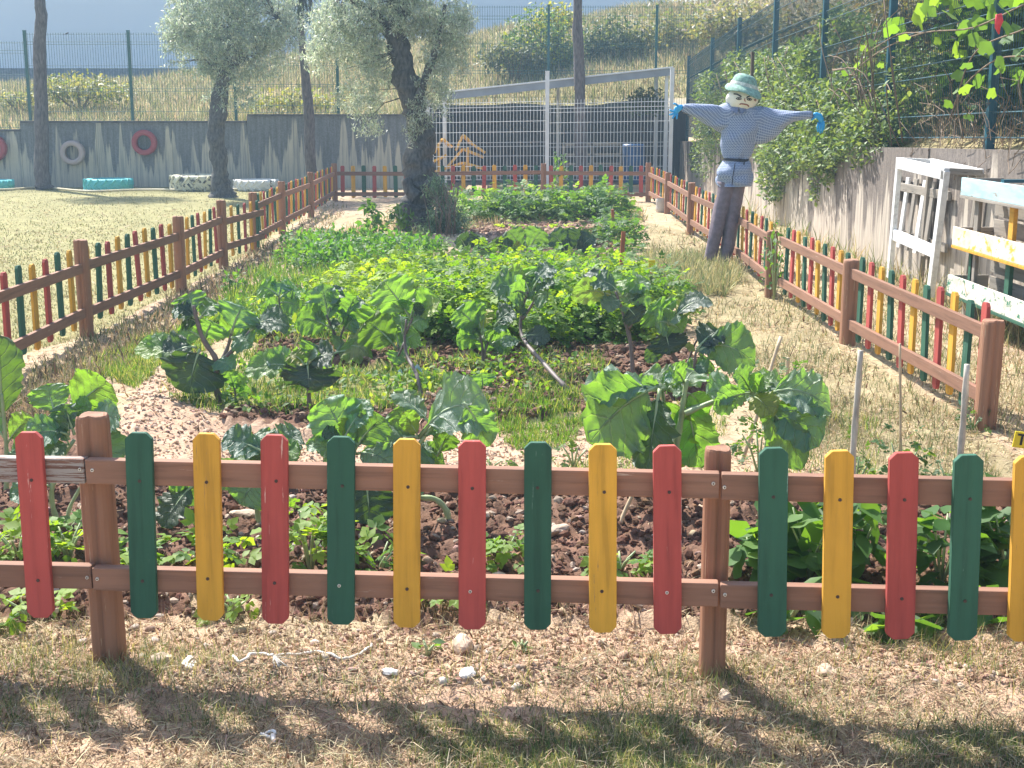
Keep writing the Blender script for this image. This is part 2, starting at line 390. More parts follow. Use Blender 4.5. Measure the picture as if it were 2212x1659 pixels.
def mat_wall(name, light, dark, axis, top, spread, sc=3.0, thr=0.0, roughn=.9):
    """stained concrete: pale spikes reach up into black algae that runs down from the coping"""
    m, nt, b = newmat(name); c0 = coords(nt); sp = N(nt, 'ShaderNodeSeparateXYZ'); nt.links.new(c0, sp.inputs[0])
    x = sp.outputs[axis]; z = sp.outputs[2]
    def line(scale, detail, rough, zf=0.0):
        cb = N(nt, 'ShaderNodeCombineXYZ'); nt.links.new(math_(nt, 'MULTIPLY', x, scale), cb.inputs[0]); nt.links.new(math_(nt, 'MULTIPLY', z, zf), cb.inputs[1])
        return noise(nt, cb.outputs[0], 1, detail, rough)
    h = line(sc, 3, .6, .05); h = ramp(nt, h, [(.36, (0, 0, 0)), (.62, (1, 1, 1))])
    h = math_(nt, 'MULTIPLY', h, spread)
    edge = noise(nt, c0, 9, 4, .7)
    d = math_(nt, 'SUBTRACT', math_(nt, 'ADD', z, math_(nt, 'MULTIPLY', edge, .16)), math_(nt, 'ADD', h, thr))
    k = ramp(nt, d, [(.0, (0, 0, 0)), (.14, (1, 1, 1))])
    streak = ramp(nt, line(17, 5, .75, .5), [(.47, (0, 0, 0)), (.62, (.85, .85, .85))])
    mot = noise(nt, c0, 5, 6, .7); mot2 = noise(nt, c0, 34, 4, .7)
    lc = mixc(nt, mot, light, tuple(q * .72 for q in light)); lc = mixc(nt, streak, lc, tuple(q * 1.6 for q in dark))
    dc = mixc(nt, ramp(nt, math_(nt, 'ADD', math_(nt, 'MULTIPLY', mot2, .45), math_(nt, 'MULTIPLY', line(16, 4, .7, .8), .55)), [(.42, (0, 0, 0)), (.66, (1, 1, 1))]), dark, tuple(q * 2.1 for q in dark))
    nt.links.new(mixc(nt, k, lc, dc), b.inputs['Base Color']); b.inputs['Roughness'].default_value = roughn
    bump(nt, b, mot2, .35, .01); return m
M['back_wall'] = mat_wall('stained_back_wall', (.60, .55, .44), (.12, .125, .13), 0, 1.4, 1.55, 2.6, -.1)
M['dark_wall'] = mat_wall('blackened_wall', (.2, .2, .2), (.02, .02, .024), 0, 1.6, 1.0, 4.4, -.4)
M['right_wall'] = mat_wall('streaked_right_wall', (.60, .53, .44), (.13, .11, .095), 1, 1.2, 1.35, 2.0, -.12)
def mat_building():
    m, nt, b = newmat('rendered_building_wall'); n = noise(nt, coords(nt), .35, 4, .6)
    nt.links.new(mixc(nt, n, (.72, .79, .87), (.78, .84, .91)), b.inputs['Base Color']); b.inputs['Roughness'].default_value = .9; return m
M['building'] = mat_building()
def mat_shirt():
    m, nt, b = newmat('checked_shirt_cloth'); sp = N(nt, 'ShaderNodeSeparateXYZ'); nt.links.new(coords(nt, 'UV'), sp.inputs[0])
    def ln(s, f, wd):
        q = math_(nt, 'FRACT', math_(nt, 'MULTIPLY', s, f)); return math_(nt, 'LESS_THAN', q, wd)
    g = math_(nt, 'MAXIMUM', ln(sp.outputs[0], 62, .3), ln(sp.outputs[1], 62, .3)); n = noise(nt, coords(nt), 7, 3, .6)
    c = mixc(nt, g, (.16, .21, .36), (.46, .53, .66)); c = mixc(nt, math_(nt, 'MULTIPLY', n, .3), c, (.1, .13, .24))
    nt.links.new(c, b.inputs['Base Color']); b.inputs['Roughness'].default_value = .85
    bump(nt, b, noise(nt, coords(nt), 11, 4, .6), .5, .02); return m
M['shirt'] = mat_shirt()
# ================================================================ ground
def nonuni(a, b, near, step0, k):      # coordinates from a to b, steps grow with distance from 'near'
    out = [a]; x = a
    while x < b:
        x += step0 + k * abs(x - near); out.append(min(x, b))
    return np.array(out)
POLY = {k: gpoly(p) for k, p in dict(
    bed=[(330,1040),(1540,1040),(1640,1090),(2400,1100),(2400,1350),(1560,1345),(1000,1350),(700,1345),(240,1330),(-300,1330),(-300,1060)],
    leftbed=[(-300,900),(60,870),(180,960),(180,1330),(-300,1330)],
    row=[(500,905),(900,880),(1240,800),(1500,770),(1560,850),(1300,900),(900,930),(650,950),(480,935)],
    furrow=[(560,715),(960,745),(1450,760),(1450,900),(1200,890),(900,800),(560,775)],
    grassmid=[(380,840),(520,790),(900,780),(1240,790),(1260,890),(900,905),(640,925),(420,900)],
    lawn=[(-2500,1000),(-60,790),(160,735),(400,625),(560,530),(720,425),(720,405),(-2500,405)],
    leftsoil=[(250,1000),(300,820),(420,790),(480,890),(640,950),(1450,920),(1500,1040),(250,1040)],
    patch=[(630,600),(760,592),(830,615),(700,632)],
    backsoil=[(1010,480),(1300,478),(1330,500),(1290,570),(990,560)],
    path=[(1390,480),(1480,500),(1720,640),(1830,760),(2120,930),(2300,1060),(1900,1060),(1640,860),(1500,700),(1420,600)],
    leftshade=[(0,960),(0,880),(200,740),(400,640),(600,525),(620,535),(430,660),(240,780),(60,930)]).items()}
gx = np.concatenate([nonuni(-70, -3.6, -3.6, .05, .08)[:-1] if False else -nonuni(3.6, 80, 3.6, .04, .07)[::-1][:-1],
                     np.arange(-3.6, 3.4, .0165), nonuni(3.4, 60, 3.4, .04, .07)])
gy = np.concatenate([-nonuni(-2.2, 40, -2.2, .1, .1)[::-1][:-1], nonuni(2.2, 31, .2, .0005, .0052), nonuni(31.3, 90, 31, .5, .1)])
GX, GY = np.meshgrid(gx, gy)
def fence_y(X): return 3.58 - .035 * X
def relief(X, Y):
    near = np.clip((9 - Y) / 6, 0, 1)
    j1 = X + .12 * (fbm(X * 3, Y * 3, 5) - .5) * 2; j2 = Y + .12 * (fbm(X * 3, Y * 3, 9) - .5) * 2
    z = .05 * (fbm(X * .8, Y * .8, 1) - .5)
    bed = inpoly(j1, j2, POLY['bed']) | inpoly(j1, j2, POLY['leftbed'])
    fur = inpoly(j1, j2, POLY['furrow']) | inpoly(j1, j2, POLY['row'])
    cl = np.abs(fbm(X * 9, Y * 9, 21, 4) - .5) * 2
    inside = (Y > fence_y(X)) & (X > -3.0) & (X < 2.4)
    z = z + np.where(bed, -.03 + .10 * (.5 - cl) * 1.0 + .05 * fbm(X * 22, Y * 22, 3, 3), 0)
    z = z + np.where(fur, .08 * (.5 - cl) + .03 * fbm(X * 18, Y * 18, 4, 3), 0)
    z = z + np.where(~bed & ~fur & inside, .035 * (fbm(X * 7, Y * 7, 8, 4) - .5), 0)
    z = z + .034 * (fbm(X * 14, Y * 14, 30, 4) - .5) * np.clip((14 - Y) / 8, 0, 1)
    z = z + .045 * np.exp(-((Y - fence_y(X) + .02) / .12) ** 2) * fbm(X * 4, Y * 4, 33)
    z = z + .09 * np.exp(-(((X + 1.95) / .35) ** 2 + ((Y - 6.6) / 1.1) ** 2))
    return z
def gcol(X, Y):
    j1 = X + .10 * (fbm(X * 4, Y * 4, 5) - .5) * 2 + .05 * (fbm(X * 16, Y * 16, 6) - .5); j2 = Y + .2 * (fbm(X * 4, Y * 4, 9) - .5) * 2
    P = lambda k: inpoly(j1, j2, POLY[k])
    n = fbm(X * 2.2, Y * 2.2, 44, 4)[..., None]
    straw = np.array((.47, .37, .25)); soil = np.array((.52, .36, .26)); dark = np.array((.18, .105, .075)); lawn = np.array((.30, .28, .14))
    c = straw * (.82 + .36 * n) + 0 * X[..., None]
    k = np.clip((fbm(X * 1.3, Y * 1.3, 51) - .45) * 6, 0, 1)[..., None]; c = c * (1 - k * .7) + soil * k * .7
    gr = np.clip((fbm(X * 1.1 + 9, Y * 1.1, 52) - .5) * 6, 0, 1)[..., None]; c = c * (1 - gr * .25) + np.array((.2, .24, .09)) * gr * .25
    c = np.where(P('lawn')[..., None], lawn * (.8 + .4 * n), c)
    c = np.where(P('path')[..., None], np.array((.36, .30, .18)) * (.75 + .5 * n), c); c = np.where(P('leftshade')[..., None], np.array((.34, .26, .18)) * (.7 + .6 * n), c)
    strip = (np.abs(j2 - fence_y(X) + .05) < .28)[..., None]; c = np.where(strip, soil * (.85 + .3 * n), c)
    c = np.where(P('leftsoil')[..., None], soil * (.85 + .3 * n), c)
    c = np.where(P('grassmid')[..., None], np.array((.25, .24, .10)), c)
    for k in ('row', 'furrow', 'bed', 'leftbed'): c = np.where(P(k)[..., None], dark * (.7 + .7 * n), c)
    for k in ('patch', 'backsoil'): c = np.where(P(k)[..., None], soil * 1.05, c)
    return c
GZ = relief(GX, GY)
gi = np.arange(GX.size).reshape(GX.shape)
gF = np.stack([gi[:-1, :-1], gi[:-1, 1:], gi[1:, 1:], gi[1:, :-1]], -1).reshape(-1, 4)
mk('ground', np.stack([GX, GY, GZ], -1).reshape(-1, 3), gF, M['ground'], col=gcol(GX, GY).reshape(-1, 3))['kind'] = 'structure'
def gz(x, y):
    return float(relief(np.array([float(x)]), np.array([float(y)]))[0])
def gza(x, y): return relief(np.asarray(x, float), np.asarray(y, float))

# ---------------------------------------------------------------- hill behind the walls
def hill(X, Y):
    crest = np.interp(X, [-30, -15, -9, -4, 1, 6, 12, 30], [2.2, 2.25, 2.75, 3.5, 4.05, 4.9, 5.6, 6.5])
    t = np.clip((Y - 29.2) / 12.0, 0, 1); t = t * t * (3 - 2 * t) * .55 + t * .45
    z0 = np.interp(X, [-30, -10.7, -10.5, -5.8, -5.6, 2, 4.5, 8], [1.12, 1.12, 1.3, 1.3, 1.42, 1.5, 1.6, 1.9])
    zb = z0 + (crest - z0) * t - np.clip((Y - 43) / 8, 0, 1.4) * 1.3
    wt = np.interp(Y, [0, 9.5, 31], [1.25, 1.25, .95])
    zr = wt + np.clip(X - 4.05, 0, 9) * .62 - np.clip(X - 12, 0, 99) * .1
    z = np.where(X > 4.0, np.maximum(zr, np.where(Y > 29, zb, 0)), zb)
    return z + .55 * (fbm(X * .55, Y * .55, 71, 4) - .5) * np.clip((np.maximum(Y - 29.5, (X - 4.3)) / 3), 0, 1)
hx = np.concatenate([np.arange(-50, -1.9, .45), [-1.9], np.arange(-1.6, 4.0, .4), [4.06], np.arange(4.4, 32, .4)])
hy = np.concatenate([np.arange(-4, 29, .5), [29.15, 29.6], np.arange(30, 31, .5), [31.2], np.arange(31.6, 47, .45), np.arange(47, 80, 2)])
HX, HY = np.meshgrid(hx, hy); HZ = hill(HX, HY)
hi = np.arange(HX.size).reshape(HX.shape)
qx = (HX[:-1, :-1] + HX[1:, 1:]) / 2; qy = (HY[:-1, :-1] + HY[1:, 1:]) / 2
keep = (qx > 4.05) | ((qy > 29.15) & (qx < -1.9)) | (qy > 31.2)
hF = np.stack([hi[:-1, :-1], hi[:-1, 1:], hi[1:, 1:], hi[1:, :-1]], -1)[keep]
hn = fbm(HX * .7, HY * .7, 80)[..., None]
mk('hillside', np.stack([HX, HY, HZ], -1).reshape(-1, 3), hF, M['ground'],
   col=(np.array((.42, .34, .2)) * (1 - hn) + np.array((.34, .32, .15)) * hn).reshape(-1, 3))['kind'] = 'structure'

# ---------------------------------------------------------------- walls
rw = thing('retaining_wall', 'long grey concrete back wall with pale spikes rising through black stains', 'wall', (-8, 29.1, 0))
def wallbox(lo, hi, mat, parent, name='wall_panel'):
    b = MB(); b.box(lo, hi); o = b.build(name, mat, parent); return o
def wall_panels(x0, x1, y0, y1, top, mat, parent, step=2.4):
    n = max(1, round((x1 - x0) / step))
    for i in range(n):
        a = x0 + (x1 - x0) * i / n; b = x0 + (x1 - x0) * (i + 1) / n
        wallbox((a + .004, y0, -.4), (b - .004, y1, top), mat, parent)
# object coordinates must run along the wall: panels are built in the wall's own frame
wall_panels(-24, -10.62, 29.0, 29.22, 1.20, M['back_wall'], rw)
wall_panels(-10.62, -5.72, 29.0, 29.22, 1.38, M['back_wall'], rw, 1.7)
wall_panels(-5.72, -1.9, 29.0, 29.22, 1.52, M['back_wall'], rw, 1.3)
wallbox((-1.9, 29.0, -.4), (-1.7, 31.2, 1.52), M['dark_wall'], rw)
wall_panels(-1.7, 4.02, 31.02, 31.24, 1.68, M['dark_wall'], rw)
for (a, b, t) in ((-24, -10.62, 1.2), (-10.6, -5.74, 1.38), (-5.7, -1.72, 1.52)):
    cpg = MB(); cpg.box((a, 28.96, t + .001), (b, 29.26, t + .045)); cpg.build('coping', mat_simple('coping_concrete', (.1, .1, .11), .9, .4, 9), rw)
rr = thing('side_retaining_wall', 'streaked pale concrete wall on the right under the green mesh fence', 'wall', (3.95, 12, 0))
ys = [1.0, 4.4, 7.2, 9.9, 12.5, 15.2, 18.1, 21.3, 25.0, 31.0]
for a, b in zip(ys[:-1], ys[1:]):
    ta = np.interp(a, [9.5, 29], [1.33, .95]); tb = np.interp(b, [9.5, 29], [1.33, .95]); q = MB()
    xo = .012 * (hash((a, 3)) % 3)
    q.add([(3.9 - xo, a + .005, -.3), (4.12, a + .005, -.3), (4.12, b - .005, -.3), (3.9 - xo, b - .005, -.3),
           (3.9 - xo, a + .005, ta), (4.12, a + .005, ta), (4.12, b - .005, tb), (3.9 - xo, b - .005, tb)],
          [(0,3,2,1),(4,5,6,7),(0,1,5,4),(1,2,6,5),(2,3,7,6),(3,0,4,7)])
    q.build('wall_panel', M['right_wall'], rr)

# ---------------------------------------------------------------- building beyond the hill
bl = thing('building', 'large plain blue-grey rendered building behind the hill', 'building', (-10, 52, 0))
b = MB(); b.box((-40, 50, -1), (5.75, 62, 13)); b.build('wall', M['building'], bl)
b = MB(); b.box((-40, 49.95, 1.0), (5.78, 49.995, 3.2)); b.build('plinth', mat_simple('plinth', (.2, .22, .26), .9), bl)
b = MB(); b.box((-40.2, 49.8, 13.004), (5.95, 62.2, 13.3)); b.build('roof', M['roofmetal'], bl)

# ---------------------------------------------------------------- wire mesh fences
def wire_panel(name, a, b, z0a, z0b, z1a, z1b, mat, parent, dv=.05, r=.0035, hz=(0, .18, .4, .6, .8, .97), rh=.0045, fold=None):
    """one welded panel between two posts: vertical wires, horizontal wires, folded ribs"""
    m = MB(); a = Vector((*a, 0)); b = Vector((*b, 0)); L = (b - a).length; n = int(L / dv); d = (b - a).normalized(); nn = Vector((-d.y, d.x, 0))
    for i in range(1, n):
        t = i / n; p = a.lerp(b, t); lo = z0a + (z0b - z0a) * t; hi_ = z1a + (z1b - z1a) * t
        if fold:
            pts = [lo] + [lo + (hi_ - lo) * f for f in fold] + [hi_]
            prev = p + Vector((0, 0, lo))
            for k, f in enumerate(fold):
                zc = lo + (hi_ - lo) * f
                for dz, off in ((-.05, 0), (0, .03), (.05, 0)):
                    q = p + nn * off + Vector((0, 0, zc + dz)); m.bar(prev, q, r, 3); prev = q
            m.bar(prev, p + Vector((0, 0, hi_ + .03)), r, 3)
        else: m.bar(p + Vector((0, 0, lo)), p + Vector((0, 0, hi_ + .03)), r, 3)
    for f in hz:
        za = z0a + (z1a - z0a) * f; zb = z0b + (z1b - z0b) * f
        m.bar(a + Vector((0, 0, za)) + nn * .006, b + Vector((0, 0, zb)) + nn * .006, rh, 4)
    return m.build('wire_panel', mat, parent)
def mpost(x, y, z0, z1, wd, mat, parent, capz=True):
    m = MB(); m.box((x - wd / 2, y - wd / 2, z0), (x + wd / 2, y + wd / 2, z1)); m.box((x - wd / 2 - .004, y - wd / 2 - .004, z1 + .001), (x + wd / 2 + .004, y + wd / 2 + .004, z1 + .02))
    return m.build('post', mat, parent)
def wtop(X): return 1.2 if X < -10.62 else 1.38 if X < -5.72 else 1.52 if X < -1.8 else 1.66
fn = thing('mesh_fence', 'tall dark green wire mesh fence standing on the grey back wall', 'fence', (-8, 29.1, 1.3))
px_posts = [-330, -130, 62, 284, 508, 730]
X = [float(at(p, 200, 29.1).x) for p in px_posts] + [.1]
for i, x in enumerate(X[:-1]):
    mpost(x, 29.1, wtop(x) + .05, 3.3 if i != 2 else 3.3, .06, M['green_metal'], fn)
for i, (a, b) in enumerate(zip(X[:-1], X[1:])):
    if b > -1.9: continue
    t = 3.24 if i > 1 else 3.06
    wire_panel('p', (a, 29.1), (b, 29.1), wtop((a + b) / 2) + .08, wtop((a + b) / 2) + .08, t, t, M['green_metal'], fn, .055, .0042, hz=(0, .09, .33, .36, .6, .63, .88, .91, 1))
fb = thing('mesh_fence', 'dark wire mesh fence crossing the slope behind the white-edged shed roof', 'fence', (2, 31.15, 1.6))
X2 = [-1.85] + [float(at(p, 100, 31.1).x) for p in (958, 1185, 1418)] + [4.3]
for x in X2[1:-1]: mpost(x, 31.12, 1.72, 3.98 if x > -1.4 else 3.6, .06, M['green_metal'], fb)
for a, b in zip(X2[:-1], X2[1:]):
    wire_panel('p', (a, 31.12), (b, 31.12), 1.75, 1.75, 3.95, 3.95, M['green_metal'], fb, .055, .0042, hz=(0, .09, .33, .36, .6, .63, .88, .91, 1))
fr = thing('mesh_fence', 'blue-green wire mesh fence with tall posts above the right wall', 'fence', (4.05, 14, 1.2))
yp = [3.4, 6.0, 8.4, 11.35, 14.5, 17.6, 20.9, 24.2, 27.4, 31.0]
def rwt(y): return float(np.interp(y, [9.5, 29], [1.33, .95]))
def rft(y): return float(np.interp(y, [3, 8, 14, 21, 24.3, 27.5, 31], [3.5, 3.5, 3.4, 3.25, 3.12, 2.95, 2.75]))
for y in yp: mpost(4.04, y, rwt(y) + .002, rft(y) + .1, .07, M['blue_metal'], fr)
for a, b in zip(yp[:-1], yp[1:]):
    wire_panel('p', (4.04, a), (4.04, b), rwt(a) + .1, rwt(b) + .1, rft(a), rft(b), M['blue_metal'], fr, .055, .0038,
               hz=(0, .1, .28, .34, .5, .56, .72, .78, .94, 1), rh=.006, fold=(.31, .53, .75))

# ---------------------------------------------------------------- lean-to shed, white mesh fence, what stands behind it
sh = thing('shed', 'low lean-to shed with sloping grey sheet roof and white gutter edge', 'shed', (1, 29.6, 0))
q = MB()
def rz(x, y): return 2.02 + (x + 1.45) * .108 + (y - 28.7) * .02
x0, x1, y0, y1 = -1.5, 3.35, 28.72, 31.0
NR = 26
for s_, dz in ((1, 0), (-1, -.03)):
    base = len(q.v); vs = []
    for i in range(NR * 4 + 1):
        x = x0 + (x1 - x0) * i / (NR * 4); c = .006 * math.sin(i * math.pi / 2)
        vs += [(x, y0, rz(x, y0) + c + dz), (x, y1, rz(x, y1) + c + dz)]
    q.add(vs, [((2*i, 2*i+2, 2*i+3, 2*i+1) if s_ > 0 else (2*i, 2*i+1, 2*i+3, 2*i+2)) for i in range(NR * 4)])
q.build('roof', M['roofmetal'], sh)
beam('gutter', (x0, 28.68, rz(x0, y0) - .09), (x1 + .05, 28.68, rz(x1, y0) - .09), .06, .15, M['fascia'], sh)
beam('trim', (x0, 28.63, rz(x0, y0) + .0), (x1 + .05, 28.63, rz(x1, y0) + .0), .05, .03, M['white_metal'], sh)
for y in (29.4, 30.2): beam('rafter', (x0, y, rz(x0, y) - .09), (x1, y, rz(x1, y) - .09), .05, .08, M['dark_wood'], sh)
for (x, y) in ((x0 + .05, 28.8), (x1 - .06, 28.8), (x1 - .06, 30.8), (1.05, 30.8)):
    beam('post', (x, y, -.05), (x, y, rz(x, y) - .1), .07, .07, M['white_metal'], sh, up=(0, 1, 0))
wf = thing('white_mesh_fence', 'white wire mesh fence panels in front of the open shed', 'fence', (.8, 27.9, 0))
W = [(-1.78, 1.9), (.73, 2.42), (3.3, 2.48)]
for x, z in W: mpost(x, 27.9, -.1, z, .08, M['white_metal'], wf)
for (a, _), (b_, _) in zip(W[:-1], W[1:]):
    o = wire_panel('p', (a, 27.9), (b_, 27.9), .22, .22, 1.82, 1.88, M['white_metal'], wf, .068, .0068, hz=(0, .05, .17, .3, .42, .47, .6, .73, .86, .91, .97), rh=.0048)
wire_panel('p', (-1.78, 27.95), (-1.78, 29.0), .22, .22, 1.82, 1.82, M['white_metal'], wf, .068, .006, hz=(0, .2, .4, .6, .8, 1), rh=.007)
yt = thing('yellow_play_frame', 'jumble of yellow angular plastic boards leaning behind the white mesh', 'debris', (-.9, 28.5, 0))
def yb(a, b, w=.16, h=.04): beam('yellow_board', a, b, w, h, M['yellow_plastic'], yt, up=(.2, -1, .3), bev=.01)
yA = lambda px, py, Y=28.5: at(px, py, Y)
for p0, p1, wd in (((938,330),(955,300),.1),((955,300),(975,318),.12),((985,325),(1000,292),.1),((1000,292),(1018,310),.12),((935,350),(965,335),.1),((965,362),(1000,322),.06),((1000,322),(1045,340),.07),
                   ((1018,310),(1048,330),.05),((938,372),(1000,352),.06),((1000,352),(1048,365),.08),((948,310),(948,372),.06),((1010,318),(1010,372),.06)):
    yb(yA(*p0), yA(*p1, 28.6), .05, wd)
bn = thing('wooden_frame', 'weathered brown timber frame standing behind the white mesh on the right', 'frame', (2, 30.2, 0))
for p0, p1 in (((1215,312),(1345,312)),((1215,335),(1345,335)),((1218,308),(1218,360)),((1278,308),(1278,362)),((1342,308),(1342,362)),((1215,355),(1345,355))):
    a = at(*p0, 30.2); c = at(*p1, 30.2); beam('bar', a, c, .06, .07, M['grey_wood'], bn, up=(0, 1, 0) )
bb = MB(); c0 = at(1367, 345, 30.4)
bb.tube(smoothpts([(c0.x, 30.4, 0, .24), (c0.x, 30.4, .2, .28), (c0.x, 30.4, .55, .28), (c0.x, 30.4, .8, .24)], 3) and [Vector((c0.x, 30.4, z)) for z in (0, .06, .3, .35, .6, .65, .85, .9)], [.25, .27, .27, .285, .285, .27, .27, .24], 16)
o = bb.build('barrel', M['blue_plastic'], None, True, (c0.x, 30.4, 0)); tag(o, 'dark blue barrel in the shade at the right end of the shed', 'barrel')

# ================================================================ picket fences
def slat_mesh(h=.54, w=.075, t=.02, ch=.017):
    me = {}
    bm = bmesh.new(); x = w / 2; z = h / 2
    pts = [(-x + ch, -z), (x - ch, -z), (x, -z + ch), (x, z - ch), (x - ch, z), (-x + ch, z), (-x, z - ch), (-x, -z + ch)]
    f = bm.faces.new([bm.verts.new((a, -t / 2, b)) for a, b in pts]); r = bmesh.ops.extrude_face_region(bm, geom=[f])
    bmesh.ops.translate(bm, verts=[v for v in r['geom'] if isinstance(v, bmesh.types.BMVert)], vec=(0, t, 0))
    bmesh.ops.recalc_face_normals(bm, faces=bm.faces[:])
    bmesh.ops.bevel(bm, geom=bm.edges[:], offset=.0013, segments=2, affect='EDGES')
    out = {}
    for k in ('red', 'yellow', 'green'):
        m = bpy.data.meshes.new('slat'); bm.to_mesh(m); m.materials.append(M[k]); out[k] = m
    bm.free(); return out
SLAT = slat_mesh(); COLS = {'R': 'red', 'Y': 'yellow', 'G': 'green'}
def lowslat():
    out = {}
    for k in ('red', 'yellow', 'green'):
        bm = bmesh.new(); w, t, z, ch = .075, .02, .27, .016; x = w / 2
        pts = [(-x + ch, -z), (x - ch, -z), (x, -z + ch), (x, z - ch), (x - ch, z), (-x + ch, z), (-x, z - ch), (-x, -z + ch)]
        f = bm.faces.new([bm.verts.new((a, -t / 2, b)) for a, b in pts]); r = bmesh.ops.extrude_face_region(bm, geom=[f])
        bmesh.ops.translate(bm, verts=[v for v in r['geom'] if isinstance(v, bmesh.types.BMVert)], vec=(0, t, 0)); bmesh.ops.recalc_face_normals(bm, faces=bm.faces[:])
        m = bpy.data.meshes.new('slat'); bm.to_mesh(m); bm.free(); m.materials.append(M[k]); out[k] = m
    return out
SLATL = lowslat()
def screw_mesh():
    bm = bmesh.new(); bmesh.ops.create_cone(bm, cap_ends=True, segments=12, radius1=.0052, radius2=.0044, depth=.004)
    bm.transform(Matrix.Rotation(math.pi / 2, 4, 'X')); m = bpy.data.meshes.new('screw'); bm.to_mesh(m)
    d = bpy.data.meshes.new('screw'); bm.to_mesh(d); bm.free(); m.materials.append(M['screw']); d.materials.append(M['screw_dark'])
    bm = bmesh.new(); bmesh.ops.create_cone(bm, cap_ends=True, segments=10, radius1=.0024, radius2=.0024, depth=.0045); bm.transform(Matrix.Rotation(math.pi / 2, 4, 'X'))
    n0 = len(m.vertices); bm2 = bmesh.new(); bm2.from_mesh(m); h = bpy.data.meshes.new('t'); bm.to_mesh(h); bm.free(); k = len(bm2.faces); bm2.from_mesh(h); bm2.faces.ensure_lookup_table()
    m.materials.append(M['screw_dark'])
    for f in bm2.faces[k:]: f.material_index = 1
    bm2.to_mesh(m); bm2.free(); return m, d
SCR, SCRD = screw_mesh()
def fence_post(x, y, z1, r, parent, nm='post', lean=(0, 0), sq=False, seed=1, z0=-.25, split=False):
    """a round-faced timber post with a chamfered top, uneven sides and a drying crack"""
    bm = MB(); n = 24; vs = []; prof = [(z0, 1.0), (.0, 1.0), (z1 * .3, .985), (z1 * .6, 1.01), (z1 - .02, .98), (z1 - .006, .94), (z1, .87)]
    for z, f in prof:
        for k in range(n):
            t = 2 * math.pi * k / n; c, s = math.cos(t), math.sin(t); p = 3.2 if sq else 2.6
            rr = r * f / ((abs(c) ** p + abs(s) ** p) ** (1 / p)); rr *= 1 + .05 * (float(vn(c * 2 + 9, s * 2 + z * 2.2, seed)) - .5)
            dx = 0
            crack = (k in (17, 18)) and split
            if k == (18 if split else -1): rr *= .82
            vs.append((x + rr * c + lean[0] * z, y + rr * s + lean[1] * z, z + (0 if z < z1 - .03 else .012 * (float(vn(c * 2, s * 2, seed + 5)) - .5))))
    m = len(prof); fs = []
    for i in range(m - 1):
        for k in range(n): a = i * n + k; b = i * n + (k + 1) % n; fs.append((a, b, b + n, a + n))
    fs.append(tuple(range((m - 1) * n, m * n))); bm.add(vs, fs)
    o = bm.build(nm, M['brown_post'], parent, False); return o

# ---- front fence: heights and positions follow the photograph bay by bay
ff = thing('picket_fence', 'front picket fence nearest the camera with red, green and yellow slats', 'fence', (0, 3.58, 0), None)
FY = lambda px: 3.66 - .17 * (px - 238) / 1300.0
def front_post(top, bot, w, split):
    Y = FY(bot[0]) + .03; a = at(*top, Y); b = at(*bot, Y); r = w / 2 / FP * 3.75
    return fence_post(b.x, Y, a.z, r, ff, lean=((a.x - b.x) / a.z, 0), sq=True, seed=int(top[0]), split=split)
front_post((199, 897), (238, 1428), 70, True); front_post((1551, 967), (1537, 1475), 56, True)
front_post((-1110, 880), (-1060, 1400), 70, False); front_post((2890, 1000), (2860, 1500), 60, False)
def frail(x0, y0, x1, y1, h0, mat='brown'):
    Ya, Yb = FY(x0) - .05, FY(x1) - .05
    a = at(x0, y0, Ya); b = at(x1, y1, Yb); hh = h0 / FP * 3.68
    beam('rail', a, b, .036, hh, M[mat], ff, bev=.004)
frail(-1100, 995, 187, 1015, 56, 'old_rail'); frail(190, 1016, 1553, 1047, 55); frail(1558, 1049, 2870, 1078, 56)
frail(-1100, 1215, 202, 1244, 54); frail(205, 1247, 1551, 1281, 53); frail(1555, 1284, 2870, 1316, 53, 'brown')
FS = [('R',62,933,90,1332),('G',300,934,313,1333),('Y',446,936,456,1338),('R',593,939,596,1345),('G',737,943,737,1347),('Y',879,948,879,1353),('R',1020,952,1020,1357),
      ('G',1162,955,1161,1358),('Y',1302,959,1302,1364),('R',1441,962,1442,1367),('G',1671,967,1667,1373),('Y',1813,973,1805,1376),('R',1952,977,1943,1378),
      ('G',2092,982,2077,1381),('Y',2222,985,2206,1383)]
for k in range(4): FS.append(('GRYG'[k], -90 - 147 * k, 931 - 3 * k, -52 - 143 * k, 1328 - 3 * k)); FS.append(('RGYR'[k], 2362 + 140 * k, 988 + 4 * k, 2345 + 140 * k, 1388 + 4 * k))
for i, (c, xt, yt, xb, yb_) in enumerate(FS):
    Y = FY(xt) - .082
    a = at(xt, yt, Y); b = at(xb, yb_, Y); d = a - b; z = d.normalized(); y = Vector((0, 1, 0)); y = (y - z * y.dot(z)).normalized(); x = y.cross(z)
    q = Matrix((x, y, z)).transposed().to_quaternion()
    o = link('slat', SLAT[COLS[c]], ff, (a + b) / 2 - org(ff), q); o.scale = (1.0 + random.uniform(-.015, .015), 1, d.length / .54)
    for sy, py in ((.35, 0), (-.27, 0)):
        bright = (c == 'R' and i in (6, 9) and sy < 0) or (c == 'G' and i == 4 and sy < 0)
        zz = .54 * (.5 - (.24 if sy > 0 else .78)) + random.uniform(-.008, .008)
        s = link('screw', SCR if bright else SCRD, o, (random.uniform(-.006, .006), -.0105, zz))
for (sx, sy, rail) in ((172,1014,0),(199,1016,0),(188,1248,0),(210,1251,0),(1541,1045,0),(1565,1053,0),(1541,1277,0),(1566,1285,0)):
    p = at(sx, sy, FY(sx) - .0705); link('screw', SCR, ff, p - org(ff)); 
